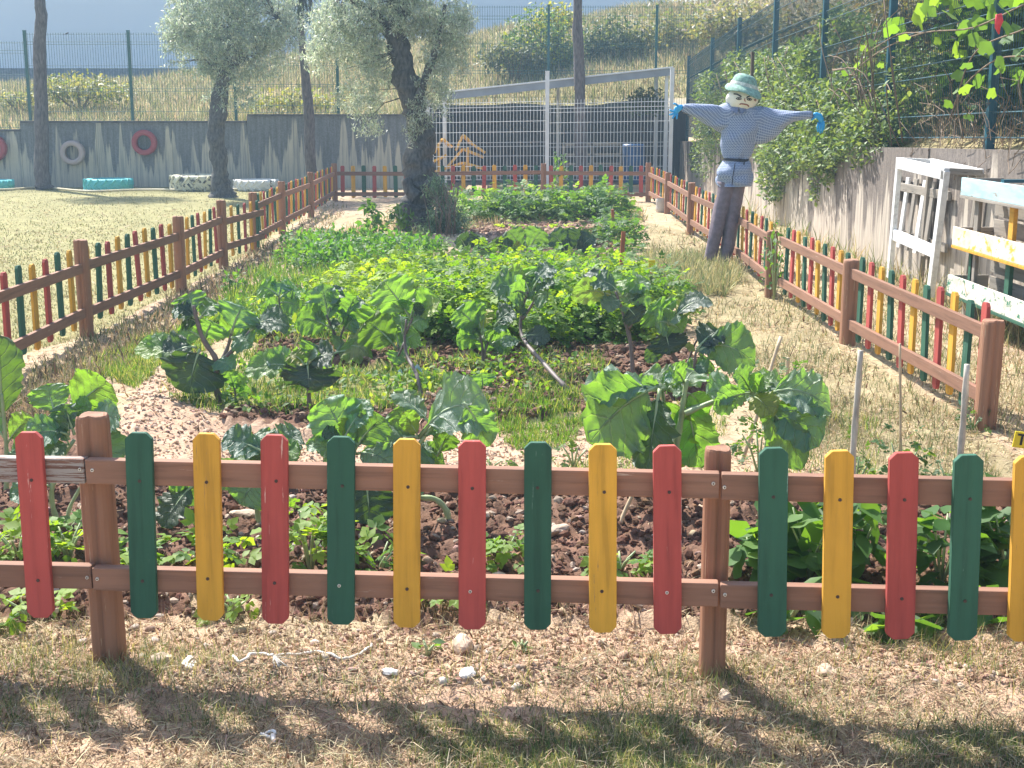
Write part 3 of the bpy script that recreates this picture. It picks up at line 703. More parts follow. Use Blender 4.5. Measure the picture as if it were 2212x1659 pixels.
# ---- side and back fences
def run_fence(name, label, pts, slats, inward, zr=(.505, .165), zs=(.07, .645), seed=0, poststops=None, lows=True, pr=.05, loc=None, skip=()):
    """pts: post feet; slats: colour string per bay; inward: +1 when slats are on the -x side"""
    t = thing(name, label, 'fence', loc or (pts[0][0], pts[0][1], 0), None)
    rnd = random.Random(seed); cyc = 0
    for i, (x, y) in enumerate(pts):
        if i not in skip: fence_post(x, y, poststops[i] if poststops else .69 + rnd.uniform(-.015, .015), pr, t, seed=seed + i, lean=(rnd.uniform(-.015, .015), 0), split=(i % 2 == 0))
    for i, (p, q) in enumerate(zip(pts[:-1], pts[1:])):
        a = Vector((*p, 0)); b = Vector((*q, 0)); d = (b - a).normalized(); nrm = Vector((-d.y, d.x, 0)) * inward; s = slats[i]
        if s is None: continue
        j = [rnd.uniform(-.012, .012) for _ in range(4)]
        off = nrm * -.0
        for k, z in enumerate(zr):
            beam('rail', a + d * .05 + off + Vector((0, 0, z + j[k])), b - d * .05 + off + Vector((0, 0, z + j[k + 2])), .03, .07, M['brown'], t, bev=.003)
        n = len(s)
        for m, c in enumerate(s):
            f = (m + .75) / (n + .5); pos = a.lerp(b, f) + nrm * .028 + Vector((0, 0, (zs[0] + zs[1]) / 2 + rnd.uniform(-.01, .01)))
            o = link('slat', (SLATL if lows else SLAT)[COLS[c]], t, pos - org(t), (rnd.uniform(-.03, .03), rnd.uniform(-.025, .025), math.atan2(d.y, d.x)))
            o.scale = (1, 1, (zs[1] - zs[0]) / .54 * rnd.uniform(.98, 1.02))
    return t
def cyc(start, n): s = 'RYG'; k = s.index(start); return ''.join(s[(k + i) % 3] for i in range(n))
def cycr(start, n): s = 'RGY'; k = s.index(start); return ''.join(s[(k + i) % 3] for i in range(n))
def g2(px, py): p = G(px, py); return (p.x, p.y)
LP = [(-3.02, 3.9), (-3.08, 6.6), g2(188, 725), g2(392, 632), g2(483, 577)]
run_fence('picket_fence', 'left side picket fence between the front corner and the small gate', LP,
          [cyc('R', 11), cyc('Y', 11)[::-1], 'YGRYGRYGRY', 'RYGRYGR'], 1, seed=3, poststops=[.7, .7, .70, .69, .70], lows=False)
LP2 = [g2(550, 545), g2(610, 505), g2(672, 470), g2(724, 435)]
run_fence('picket_fence', 'left side picket fence running from the small gate to the far corner', LP2, ['YRGYRGYRGY', 'RYGRYGRYGRYG', 'RYGRYGRYGRYGRY'], 1, seed=5)
gt = thing('garden_gate', 'small picket gate between two posts in the left fence', 'gate', (*g2(483, 577), 0))
a = Vector((*LP[-1], 0)) + Vector((.0, .07, 0)); b = Vector((*LP2[0], 0)) - Vector((0, .07, 0))
b.x += .13
for z in (.47, .2): beam('rail', a + Vector((0, 0, z)), b + Vector((0, 0, z)), .03, .07, M['brown'], gt)
for m, c in enumerate('RYGRYG'[:6]):
    p = a.lerp(b, (m + .6) / 6.2) + Vector((-.028, 0, .345)); o = link('slat', SLATL[COLS[c]], gt, p - org(gt), (0, 0, math.pi / 2))
BP = [g2(724, 435), (g2(895, 434)[0], g2(895, 434)[1]), g2(1174, 433), g2(1400, 435)]
run_fence('picket_fence', 'far back picket fence between the olive tree and the white mesh', BP, ['RYGRYGR', 'RYGRYGRYGRYG', 'RYGRYGRYGR'], 1, seed=9, pr=.05, zr=(.505, .13))
RP = [g2(1400, 435), g2(1441, 462), g2(1491, 505), g2(1573, 560), g2(1664, 640)]
run_fence('picket_fence', 'right side picket fence passing behind the scarecrow', RP, [cycr('Y', 9), cycr('R', 10), cycr('Y', 10), cycr('R', 9)], 1, seed=13, zr=(.5, .17), poststops=[.66, .66, .68, .6, .58], loc=(2.4, 16, 0))
RP2 = [g2(1667, 640), g2(1830, 745), g2(2126, 931)]
RP2[0] = (RP2[0][0] + .03, RP2[0][1] - .12)
run_fence('picket_fence', 'right side picket fence nearest the pallet planters', RP2, ['GRYGRYGRYG', 'GRYGRYGRYGR'], 1, seed=17, zr=(.50, .16), zs=(.05, .63), poststops=[.5, .60, .575], lows=False, loc=(2.4, 7.9, 0), pr=.055, skip=(0,))
# ================================================================ tyres
def tyre(name, label, c, R_, wd, mat, axis, group=None, rin=None, lugs=0, z=None, rotz=0):
    rin = rin or R_ * .55; m = MB(); n = 40; prof = []
    k = 14
    for i in range(k):                                   # rounded tyre section, open towards the rim
        t = -.82 * math.pi + 1.64 * math.pi * i / (k - 1)
        cr, cw = (R_ - rin) / 2, wd / 2
        rr = (R_ + rin) / 2 + cr * math.copysign(abs(math.cos(t)) ** .62, math.cos(t)); ww = cw * math.copysign(abs(math.sin(t)) ** .62, math.sin(t))
        prof.append((rr, ww))
    vs = []; fs = []
    for j in range(n):
        a = 2 * math.pi * j / n
        for rr, ww in prof: vs.append((rr * math.cos(a), rr * math.sin(a), ww))
        for i in range(k - 1):
            q = j * k + i; q2 = ((j + 1) % n) * k + i; fs.append((q, q2, q2 + 1, q + 1))
    m.add(vs, fs); T = thing(name, label, 'tyre', c, group); b = MB(); b.v = [Vector(v) + Vector(c) for v in m.v]; b.f = m.f
    o = b.build('carcass', mat, T, True)
    if lugs:
        L = MB()
        for j in range(lugs):
            a = 2 * math.pi * j / lugs
            for s in (-1, 1):
                aa = a + (math.pi / lugs if s > 0 else 0); p0 = Vector((R_ * .995 * math.cos(aa), R_ * .995 * math.sin(aa), 0)); a2 = aa + .62 * 2 * math.pi / lugs * 1.1
                p1 = Vector((R_ * .985 * math.cos(a2), R_ * .985 * math.sin(a2), s * wd * .46))
                L.bar(p0 + Vector(c), p1 + Vector(c), R_ * .045, 4)
        L.build('tread', mat, T, False)
    if axis == 'y': T.rotation_euler = (math.pi / 2, 0, 0)
    T.rotation_euler.z = rotz if axis != 'y' else 0
    return T
for px, py, r, mt, lb in ((157, 330, .30, 't_pink', 'faded pink-white tyre hanging on the grey back wall'), (312, 308, .31, 't_red', 'dark red tyre hung highest on the grey back wall'),
                          (-14, 320, .33, 't_red', 'dark red tyre cut by the left edge of the photo, on the back wall')):
    c = at(px, py, 28.9); tyre('tyre', lb, c, r * .88, .17, M[mt], 'y', 'tyres fixed to the back wall')
for px, pyb, r, wd, mt, lb in ((235, 411, .50, .25, 't_turq', 'turquoise painted tyre lying flat on the grass before the wall'), (431, 404, .60, .33, 't_cream', 'largest tyre, cream-yellow with bold tread, lying flat behind the small olive trunk'),
                               (553, 404, .47, .23, 't_white', 'white painted tyre planter lying flat right of the small olive'), (-18, 409, .45, .22, 't_turq', 'turquoise tyre at the left edge of the photo on the grass')):
    p = G(px, pyb); Y = min(p.y + .3, 28.1); c = at(px, pyb, Y); c.z = wd / 2 - .01
    tyre('tyre', lb, c, r, wd, M[mt], 'z', 'tyres lying flat along the back wall', rin=r * .62, lugs=18)
# hose along the foot of the wall
b = MB(); pts = smoothpts([tuple(G(x, y)) for x, y in ((-200, 416), (0, 413), (90, 408), (190, 416), (300, 413), (440, 413), (600, 411), (700, 408))], 6)
b.tube([Vector((p[0], p[1], .03)) for p in pts], .022, 6); o = b.build('hose', M['hose'], None, True, tuple(G(300, 413))); tag(o, 'pale yellow hose laid along the foot of the grey wall', 'hose')

# ================================================================ birds
def bird(loc, s, label, yaw):
    t = thing('bird', label, 'bird', loc); L = Vector(loc); c, si = math.cos(yaw), math.sin(yaw)
    P = lambda x, z, y=0: L + Vector((c * x - si * y, si * x + c * y, z)) * 1
    b = MB(); pts = [P(-.10 * s, .065 * s), P(-.05 * s, .075 * s), P(0, .09 * s), P(.05 * s, .115 * s), P(.075 * s, .15 * s), P(.10 * s, .165 * s), P(.12 * s, .163 * s), P(.15 * s, .158 * s)]
    b.tube(pts, [v * s for v in (.012, .03, .042, .04, .028, .025, .014, .003)], 8); b.build('body', M['bird'], t, True)
    b = MB(); b.tube([P(-.09 * s, .07 * s), P(-.17 * s, .05 * s), P(-.22 * s, .045 * s)], [.015 * s, .02 * s, .014 * s], 6, flat=.3); b.build('tail', M['bird'], t, True)
    for y in (-.012, .012):
        b = MB(); b.bar(P(0, .07 * s, y * s), P(.005, 0, y * s), .003 * s, 4); b.build('leg', M['screw_dark'], t)
bp = G(138, 402); bird((bp.x, 27.9, 0), .55, 'black bird standing on the grass left of the turquoise tyre', math.pi)
bp = at(143.5, 74, 29.1); bird((bp.x, 29.1, bp.z - .02), .33, 'small dark bird perched on top of the mesh fence', .4)

# ================================================================ trees
def trunk_path(pix, Y, dY=0):
    """pix: (px, py, radius in px)"""
    out = []
    for i, (px, py, r) in enumerate(pix):
        y = Y + dY * i / (len(pix) - 1); p = at(px, py, y); out.append((p.x, p.y, p.z, r / FP * y))
    return smoothpts(out, 5)
LEAF2 = (np.array([(0, 0, 0), (-.13, .5, .04), (.13, .5, .04), (0, 1, 0)]), np.array([[0, 2, 1], [1, 2, 3]]))
def crown(ells, n, Ls, base, alt, keep=None, seed=0, size=(.055, .02), nc=None, spread=.2):
    """leaves gathered on twigs within ellipsoids (centre, radii)"""
    r = np.random.default_rng(seed); P = []; wts = np.array([e[3] if len(e) > 3 else e[1][0] * e[1][1] * e[1][2] for e in ells]); wts = wts / wts.sum()
    TW = []
    for e, wt in zip(ells, wts):
        k = int((nc or n // 26) * wt) + 1; d = r.normal(0, 1, (k, 3)); d /= np.linalg.norm(d, axis=1)[:, None]; rad = r.random(k) ** (1 / 2.2)
        c = np.array(e[0]) + d * rad[:, None] * np.array(e[1]); TW.append(c)
    TW = np.concatenate(TW); i = r.integers(0, len(TW), n); dirs = r.normal(0, 1, (len(TW), 3)); dirs[:, 2] *= .8; dirs /= np.linalg.norm(dirs, axis=1)[:, None]
    t = r.random(n) - .5; P = TW[i] + dirs[i] * (t * spread * 2)[:, None] + r.normal(0, spread * .16, (n, 3))
    sz = np.stack([size[1] / .26 * r.uniform(.8, 1.2, n) * 1.0, size[0] * r.uniform(.7, 1.3, n), size[0] * np.ones(n)], 1)
    k = tint(base, n, .22, alt, .35); V, F, C = scatter(*LEAF2, P, r.uniform(0, 6.3, n), sz, r.uniform(-1.3, 1.3, n), r.uniform(-1, 1, n), k)
    return V, F, C, TW, dirs
def twigs(TW, dirs, hubs, sub, seed=0, r0=.006):
    m = MB(); r = random.Random(seed); hubs = [Vector(h) for h in hubs]
    for i in r.sample(range(len(TW)), min(sub, len(TW))):
        p = Vector(TW[i]); h = min(hubs, key=lambda q: (q - p).length); mid = h.lerp(p, .5) + Vector((r.uniform(-.1, .1), r.uniform(-.1, .1), r.uniform(-.05, .12)))
        m.tube([h, mid, p], [r0 * 2.2, r0 * 1.4, r0 * .6], 4)
    return m
ivory = (.30, .34, .25); ol_d = (.11, .145, .09)
def limb(px, Y, parent, seed=0, nm='limb'):
    b = MB(); p = trunk_path(px, Y); b.tube([Vector(q[:3]) for q in p], [q[3] for q in p], 9, .25, seed=seed); return b.build(nm, M['bark'], parent, True)
# main olive
Y1 = 18.7; t1 = thing('olive_tree', 'gnarled olive tree inside the garden with a twisted dark trunk', 'tree', (*g2(905, 490), 0))
b = MB(); p = trunk_path([(912, 505, 62), (905, 480, 52), (900, 450, 40), (905, 425, 33), (912, 395, 36), (905, 365, 33), (903, 330, 29), (912, 300, 28), (908, 270, 26), (897, 235, 23), (886, 205, 22), (876, 170, 24), (870, 135, 21), (860, 95, 21), (855, 60, 19)], Y1)
b.tube([Vector(q[:3]) for q in p], [q[3] for q in p], 22, .42, nf=9, seed=4); b.build('trunk', M['bark'], t1, True)
limb([(857, 90, 17), (830, 55, 13), (790, 20, 10), (745, -10, 7), (700, -60, 4)], Y1, t1, 1); limb([(858, 70, 15), (868, 30, 12), (895, -20, 9), (930, -70, 5)], Y1, t1, 2)
limb([(905, 215, 10), (918, 170, 9), (935, 125, 8), (950, 70, 6), (962, 10, 4)], Y1 - .2, t1, 3); limb([(855, 60, 17), (850, 10, 14), (845, -60, 9), (850, -140, 5)], Y1, t1, 4)
for k, pp in enumerate(([(900, 425, 16), (885, 410, 13), (876, 385, 9)], [(880, 440, 14), (872, 470, 16), (868, 500, 12)], [(925, 405, 14), (935, 385, 9)])): limb(pp, Y1 - .25, t1, 9 + k, 'burl')
def E(px, py, Y, rx, ry, rz_, w=None):
    c = at(px, py, Y); s = Y / FP; e = [tuple(c), (rx * s, ry, rz_ * s)]
    return tuple(e + ([w] if w else []))
el = [E(745, 60, Y1, 85, .9, 70, 3.4), E(700, 110, Y1 + .2, 48, .6, 50, 1.2), E(800, 130, Y1, 60, .8, 75, 2.2), E(775, 215, Y1 + .1, 52, .6, 45, 1.2), E(800, 272, Y1, 36, .4, 24, .55), E(845, 20, Y1, 90, 1, 60, 2.6),
      E(930, 40, Y1, 90, .9, 60, 2.6), E(955, 130, Y1 - .1, 50, .7, 75, 2.0), E(930, 215, Y1 - .1, 45, .5, 50, 1.1), E(900, 270, Y1 - .3, 30, .3, 35, .3), E(845, -90, Y1, 180, 1.4, 80, 5), E(990, 60, Y1, 40, .6, 60, 1)]
V, F, C, TW, D = crown(el, 62000, 0, (.30, .36, .29), (.52, .56, .50), seed=5, size=(.062, .015), nc=1300, spread=.14)
mk('crown', V, F, M['olive_leaf'], t1, C, smooth=False)['kind'] = 'stuff'
hubs = [at(x, y, Y1) for x, y in ((790, 20), (745, -10), (868, 30), (895, -20), (935, 125), (950, 70), (850, 0), (830, 60), (905, 215), (860, 110), (885, 205))]
twigs(TW, D, hubs, 160, 1, .005).build('twigs', M['bark'], t1, True)
# suckers at the foot
sb = thing('olive_sucker_bush', 'dense dark green sucker bush growing against the foot of the big olive', 'bush', (*g2(965, 505), 0))
V, F, C, TW, D = crown([E(965, 470, Y1 - .5, 42, .35, 46, 3), E(945, 415, Y1 - .45, 26, .25, 35, 1), E(985, 490, Y1 - .5, 30, .3, 26, 1), E(925, 500, Y1 - .6, 40, .3, 18, .6)], 7000, 0, (.15, .23, .12), (.26, .36, .2), seed=8, size=(.06, .016), nc=260, spread=.1)
mk('foliage', V, F, M['olive_leaf'], sb, C, smooth=False)['kind'] = 'stuff'
m = MB(); r = random.Random(3)
for i in range(26):
    a = Vector((*g2(r.uniform(930, 990), r.uniform(500, 512)), 0)); m.tube([a, a + Vector((r.uniform(-.08, .08), 0, .3)), a + Vector((r.uniform(-.2, .15), r.uniform(-.1, .1), r.uniform(.5, .75)))], [.008, .006, .003], 4)
m.build('stem', M['twig'], sb, True)
# small olive on the lawn
Y2 = 25.6; t2 = thing('olive_tree', 'smaller round-crowned olive tree on the dry lawn left of the garden', 'tree', (*g2(480, 428), 0))
b = MB(); p = trunk_path([(484, 436, 34), (480, 418, 27), (476, 395, 18), (474, 365, 17), (470, 330, 18), (468, 290, 18), (470, 250, 17), (474, 215, 17), (482, 180, 14), (492, 145, 13), (500, 110, 11), (505, 70, 8)], Y2)
b.tube([Vector(q[:3]) for q in p], [q[3] for q in p], 18, .38, nf=8, seed=12); b.build('trunk', M['bark'], t2, True)
limb([(488, 165, 10), (455, 130, 8), (420, 95, 5), (395, 60, 3)], Y2, t2, 5); limb([(492, 150, 10), (530, 115, 8), (570, 75, 5), (600, 40, 3)], Y2, t2, 6)
el = [E(500, 40, Y2, 140, 1.2, 75, 6), E(440, 100, Y2, 85, .9, 60, 3), E(550, 110, Y2, 85, .9, 60, 3), E(490, 160, Y2, 65, .6, 42, 1.5), E(475, 215, Y2, 38, .4, 26, .5), E(525, 195, Y2, 32, .4, 45, .6), E(500, -60, Y2, 130, 1.2, 70, 3), E(400, 60, Y2, 50, .7, 60, 1), E(610, 60, Y2, 45, .7, 60, 1)]
V, F, C, TW, D = crown(el, 46000, 0, (.32, .38, .31), (.52, .56, .50), seed=15, size=(.08, .021), nc=1100, spread=.17)
mk('crown', V, F, M['olive_leaf'], t2, C, smooth=False)['kind'] = 'stuff'
twigs(TW, D, [at(x, y, Y2) for x, y in ((395, 60), (455, 130), (500, 110), (530, 115), (600, 40), (474, 215), (505, 60))], 120, 2, .006).build('twigs', M['bark'], t2, True)
# pines: straight bare trunks, crowns above the picture
def pine(label, pix, Y, zc, rc, seed, n=9000, kids=()):
    f = at(pix[0][0], pix[0][1], Y); t = thing('pine_tree', label, 'tree', (f.x, f.y, 0), 'tall bare pine trunks along the back wall')
    p = trunk_path(pix, Y); top = p[-1]; pts = [Vector(q[:3]) for q in p] + [Vector((top[0] + .05, top[1], zc))]; rad = [q[3] for q in p] + [.07]
    b = MB(); b.tube(pts, rad, 16, .2, nf=8, seed=seed); b.build('trunk', M['pine_bark'], t, True)
    el = [((top[0], top[1], zc), (rc, rc, rc * .62), 3), ((top[0] + .3, top[1] - .3, zc - rc * .35), (rc * .8, rc * .8, rc * .4), 1.5)]
    V, F, C, TW, D = crown(el + list(kids), n, 0, (.05, .09, .045), (.09, .14, .06), seed=seed, size=(.17, .014), nc=300, spread=.28)
    mk('crown', V, F, M['olive_leaf'], t, C, smooth=False)['kind'] = 'stuff'
    m = twigs(TW, D, [Vector((top[0], top[1], z)) for z in (zc - rc * .5, zc - .3, zc)], 60, seed, .014); m.build('branches', M['pine_bark'], t, True)
pine('tall bare pine trunk nearest the left edge, in front of the pink tyre wall', [(96, 409, 20), (93, 395, 16), (90, 350, 15), (90, 260, 14.5), (87, 180, 13.5), (85, 100, 12.5), (89, 40, 12), (86, 0, 11), (86, -60, 11)], 28.2, 5.3, 1.25, 21)
pine('slim pine trunk rising behind the left fence beside the big olive', [(674, 412, 15), (672, 370, 12), (669, 310, 11.5), (667, 240, 11), (662, 190, 10), (656, 130, 8), (652, 90, 7), (650, 40, 7), (650, -40, 6)], 28.0, 5.1, 1.2, 22,
     kids=[E(640, 35, 28.0, 45, .5, 34, .8), E(672, 10, 28, 60, .5, 40, .8)])
pine('pine trunk rising in front of the shed roof behind the white mesh', [(1258, 410, 13), (1256, 340, 12.5), (1253, 250, 12), (1252, 150, 11), (1248, 70, 10.5), (1248, 0, 9), (1248, -60, 9)], 28.45, 6.2, 1.3, 23)

# ================================================================ scarecrow
YS = 13.9; sc = thing('scarecrow', 'scarecrow with arms spread, checked blue shirt, brown trousers and green sun hat', 'scarecrow', (*g2(1545, 575), 0))
s_ = lambda px, py, dy=0: at(px, py, YS + dy); PXM = YS / FP
def loft(parent, name, secs, mat, n=28, close=True, fold=.0, seed=0, uvs=True, capends=True):
    """secs: (centre, half width vector, half depth vector)"""
    V = []; UV = []; F = []; L = 0; prev = None
    for i, (c, a, d) in enumerate(secs):
        c = Vector(c); L += (c - prev).length if prev is not None else 0; prev = c; W_ = Vector(a).length
        for k in range(n + 1):
            t = 2 * math.pi * k / n; f = 1 + fold * (float(vn(math.cos(t) * 2.2 + 7, math.sin(t) * 2.2 + i * .35, seed)) - .5) * 2
            V.append(c + Vector(a) * math.cos(t) * f + Vector(d) * math.sin(t) * f); UV.append((k / n * W_ * 3.2, L))
    for i in range(len(secs) - 1):
        for k in range(n): q = i * (n + 1) + k; F.append((q, q + 1, q + n + 2, q + n + 1))
    if capends:
        for i, c in ((0, secs[0][0]), (len(secs) - 1, secs[-1][0])):
            ci = len(V); V.append(Vector(c)); UV.append((0, 0))
            for k in range(n):
                q = i * (n + 1) + k; F.append((q + 1, q, ci, ci) if i == 0 else (q, q + 1, ci, ci))
    tris = [f for f in F if f[2] == f[3]]; F = [f for f in F if f[2] != f[3]]
    o0 = org(parent); me = bpy.data.meshes.new(name); me.from_pydata([tuple(v - o0) for v in V], [], F + [f[:3] for f in tris]); me.update()
    u = me.uv_layers.new(name='UVMap')
    for l in me.loops: u.data[l.index].uv = UV[l.vertex_index]
    me.polygons.foreach_set('use_smooth', [True] * len(me.polygons)); me.materials.append(mat); return link(name, me, parent)
def vsec(xl, xr, y, depth, dy=0):
    c = s_((xl + xr) / 2, y, dy); return (c, Vector(((xr - xl) / 2 * PXM, 0, 0)), Vector((0, depth, 0)))
def ss(rows, k=3):
    return [vsec(*r) for r in smoothpts(rows, k)]
# shirt: shoulders to belt, then the flared skirt below it
loft(sc, 'shirt', ss([(1583, 1612, 226, .03), (1570, 1632, 232, .07), (1556, 1652, 242, .10), (1555, 1648, 262, .115), (1560, 1641, 285, .12), (1559, 1632, 310, .12), (1562, 1624, 330, .11), (1566, 1617, 342, .10), (1566, 1616, 347, .10), (1559, 1622, 357, .13), (1550, 1627, 370, .15), (1545, 1629, 383, .16), (1550, 1626, 396, .165), (1554, 1622, 402, .165)]), M['shirt'], 48, fold=.16, seed=3, capends=False)
def arm(pts, seed):
    secs = []; P = smoothpts(pts, 4)
    for i, q in enumerate(P):
        c = s_(q[0], q[1], q[4]); nx = P[min(i + 1, len(P) - 1)]; pv = P[max(i - 1, 0)]; d = (s_(nx[0], nx[1], nx[4]) - s_(pv[0], pv[1], pv[4])).normalized()
        u = Vector((-d.z, 0, d.x)).normalized(); v = d.cross(u); secs.append((c, u * q[2] * PXM, v * q[3] * PXM))
    return loft(sc, 'sleeve', secs, M['shirt'], 30, fold=.24, seed=seed)
arm([(1592, 254, 26, 20, 0), (1566, 258, 31, 19, 0), (1540, 253, 25, 16, 0), (1515, 244, 17, 13, -.02), (1492, 236, 11, 10, -.03), (1475, 232, 7, 7, -.04)], 5)
arm([(1612, 258, 30, 20, 0), (1638, 268, 37, 19, 0), (1668, 265, 29, 17, -.02), (1700, 254, 15, 14, -.04), (1730, 250, 10, 10, -.06), (1755, 248, 7, 7, -.08)], 6)
b = MB(); b.bar(s_(1467, 231, -.04), s_(1762, 250, -.04), .014, 6); b.build('arm_pole', M['dark_wood'], sc)
# collar, button placket and buttons, pocket
for sgn in (-1, 1):
    c = MB(); a0 = s_(1596, 232, -.10); q = [a0, s_(1596 + sgn * 16, 231, -.075), s_(1596 + sgn * 15, 240, -.11), s_(1596 + sgn * 4, 246, -.125)]
    q2 = [p + Vector((0, .012, .004)) for p in q]; c.add(q + q2, [(0,1,2,3) if sgn < 0 else (3,2,1,0), (4,5,6,7), (0,1,5,4), (1,2,6,5), (2,3,7,6), (3,0,4,7)]); c.build('collar', mat_simple('collar_cloth', (.2, .25, .4), .85), sc)
b = MB(); b.tube([s_(1588, 352, -.15), s_(1584, 375, -.165), s_(1581, 401, -.16)], .004, 4); b.build('shirt_front_edge', M['belt'], sc)
b = MB(); P_ = [s_(1590, 344.5), ]; c0 = s_(1590, 345)
N_ = 30; ring = []
for k in range(N_):
    t = 2 * math.pi * k / N_; ring.append(c0 + Vector((math.cos(t) * 27.2 * PXM, math.sin(t) * .112, .006 * math.sin(2 * t))))
vs = []; fs = []
for k, p in enumerate(ring): vs += [p + Vector((0, 0, .014)), p - Vector((0, 0, .014))]
for k in range(N_): a = 2 * k; c = 2 * ((k + 1) % N_); fs.append((a, a + 1, c + 1, c))
b.add(vs, fs); kx = s_(1601, 345, -.118); b.tube([kx + Vector((-.03, 0, .01)), kx, kx + Vector((.03, -.01, -.02)), kx + Vector((.03, 0, -.06))], .007, 5); b.build('belt', M['belt'], sc)
# trousers, two legs joined at the seat
def leg(rows, seed):
    return loft(sc, 'trouser_leg', ss(rows, 3), M['trouser'], 20, fold=.10, seed=seed)
leg([(1548, 1600, 392, .10), (1549, 1590, 410, .10), (1541, 1576, 450, .09), (1532, 1562, 500, .08), (1523, 1551, 545, .07), (1519, 1545, 572, .065), (1521, 1543, 579, .055)], 2)
leg([(1578, 1610, 390, .11), (1572, 1606, 410, .11, -.01), (1566, 1600, 450, .10, -.03), (1559, 1593, 500, .09, -.05), (1550, 1585, 545, .085, -.06), (1541, 1571, 572, .075, -.07), (1541, 1567, 577, .06, -.08)][0:0] or
    [(1577, 1612, 392, .10), (1571, 1607, 412, .10), (1567, 1600, 450, .09), (1562, 1592, 500, .08), (1555, 1583, 545, .07), (1548, 1573, 570, .065), (1546, 1569, 577, .055)], 7)
# head: a stuffed cream bag, drawn face
hc = s_(1604, 214, -.01); hr = Vector((34 * PXM, .13, 25 * PXM)); tl = .12
def hp(u, v, off=0.0):                   # a point on the front of the head; u, v in [-1, 1]
    d = max(0.02, 1 - u * u - v * v) ** .5; x = u * math.cos(tl) - v * math.sin(tl) * .8; z = u * math.sin(tl) * .8 * -1 + v
    return hc + Vector((x * hr.x, -(d * hr.y + off), z * hr.z))
V = []; F = []; n1, n2 = 28, 18
for i in range(n2 + 1):
    ph = -math.pi / 2 + math.pi * i / n2
    for k in range(n1):
        t = 2 * math.pi * k / n1; sx = math.cos(ph) * math.cos(t); sy = math.cos(ph) * math.sin(t); sz = math.sin(ph)
        f = 1 + .16 * (float(vn(sx * 2.2 + 5, sz * 2.4 + sy, 3)) - .5) + .05 * math.sin(t * 9) * max(0, -sz - .2)
        V.append(hc + Vector((sx * hr.x * f, sy * hr.y, sz * hr.z * f)))
        if i < n2: F.append((i * n1 + k, i * n1 + (k + 1) % n1, (i + 1) * n1 + (k + 1) % n1, (i + 1) * n1 + k))
mk('head', V, F, M['skinbag'], sc)
def stroke(name, pts, r, mat):
    b = MB(); b.tube([hp(u, v, .003) for u, v in pts], r, 5); b.build(name, mat, sc, True)
stroke('eyebrow', [(-.62, .36), (-.42, .34), (-.25, .2), (-.2, .14)], .007, M['ink']); stroke('eyebrow', [(.12, .1), (.22, .2), (.42, .3), (.56, .33)], .007, M['ink'])
for u0 in (-.36, .30):
    stroke('eye', [(u0 - .16, -.02), (u0 - .04, .08), (u0 + .1, .06), (u0 + .17, -.02), (u0 + .05, -.08), (u0 - .08, -.08), (u0 - .16, -.02)], .0045, M['ink'])
    stroke('pupil', [(u0 - .01, .04), (u0 + .02, -.02)], .010, M['ink'])
stroke('nose', [(0.0, .05), (-.02, -.12), (.03, -.2)], .005, M['lip'])
stroke('mouth', [(-.32, -.5), (-.27, -.42), (-.1, -.42), (.1, -.46), (.2, -.53), (.24, -.6)], .007, M['lip'])
stroke('ear_ring', [(.62, -.02), (.7, .04), (.76, -.02), (.7, -.1), (.62, -.02)], .004, M['lip'])
# bucket hat
def hatring(cx, cy, rx, rd, dz=0, tilt=.26, wv=0, dy=0, nn=32):
    out = []; c = s_(cx, cy, dy)
    for k in range(nn):
        t = 2 * math.pi * k / nn; x = math.cos(t); y = math.sin(t); wob = wv * math.sin(3 * t + .8)
        out.append(c + Vector((x * rx * PXM, y * rd, -x * tilt * rx * PXM + dz + wob + (.35 * rd * y if wv else 0) * .4)))
    return out
rings = [hatring(1613, 160.5, 7, .035), hatring(1612, 162.5, 16, .085), hatring(1611, 167.5, 22, .115), hatring(1609, 178.5, 26.5, .128), hatring(1607, 187.5, 29, .137)]
def skin(name, rings, mat, capf=False):
    b = MB(); nn = len(rings[0]); vs = [p for r_ in rings for p in r_]; fs = [(i * nn + k, i * nn + (k + 1) % nn, (i + 1) * nn + (k + 1) % nn, (i + 1) * nn + k) for i in range(len(rings) - 1) for k in range(nn)]
    if capf: fs.append(tuple(range(nn)))
    b.add(vs, fs); return b.build(name, mat, sc, True)
skin('hat', rings, M['hat'], True)
skin('hat_band', [hatring(1608.5, 180.5, 27.6, .133), hatring(1607, 188, 29.8, .141)], M['hatband'])
skin('hat_brim', [hatring(1607, 187.5, 29, .138), hatring(1606, 190.5, 34, .18, wv=.006), hatring(1605, 197.5, 38, .225, wv=.016), hatring(1605, 198.5, 38, .225, dz=-.006, wv=.016), hatring(1606, 191.5, 34, .17, dz=-.008, wv=.006)], M['hat'])
beam('pole', s_(1622, 240, .16), s_(1626, 112, .16), .03, .05, M['dark_wood'], sc, up=(0, 1, 0))
beam('pole', s_(1577, 420, .1), s_(1556, 588, .1), .05, .05, M['dark_wood'], sc, up=(0, 1, 0))
def glove(wx, wy, dy, fingers, parent, palm):
    g = bpy.data.objects.new('glove', None)
    b = MB(); P = [s_(x, y, dy) for x, y in palm]; b.tube(P, [.022, .03, .034, .03, .02][:len(P)], 10, flat=.55)
    for pts, r0 in fingers:
        q = smoothpts([tuple(s_(x, y, dy + dd)) for x, y, dd in pts], 3); b.tube([Vector(v) for v in q], [r0 * (1 - .35 * i / len(q)) for i in range(len(q))], 7)
    b.build('glove', M['glove'], sc, True)
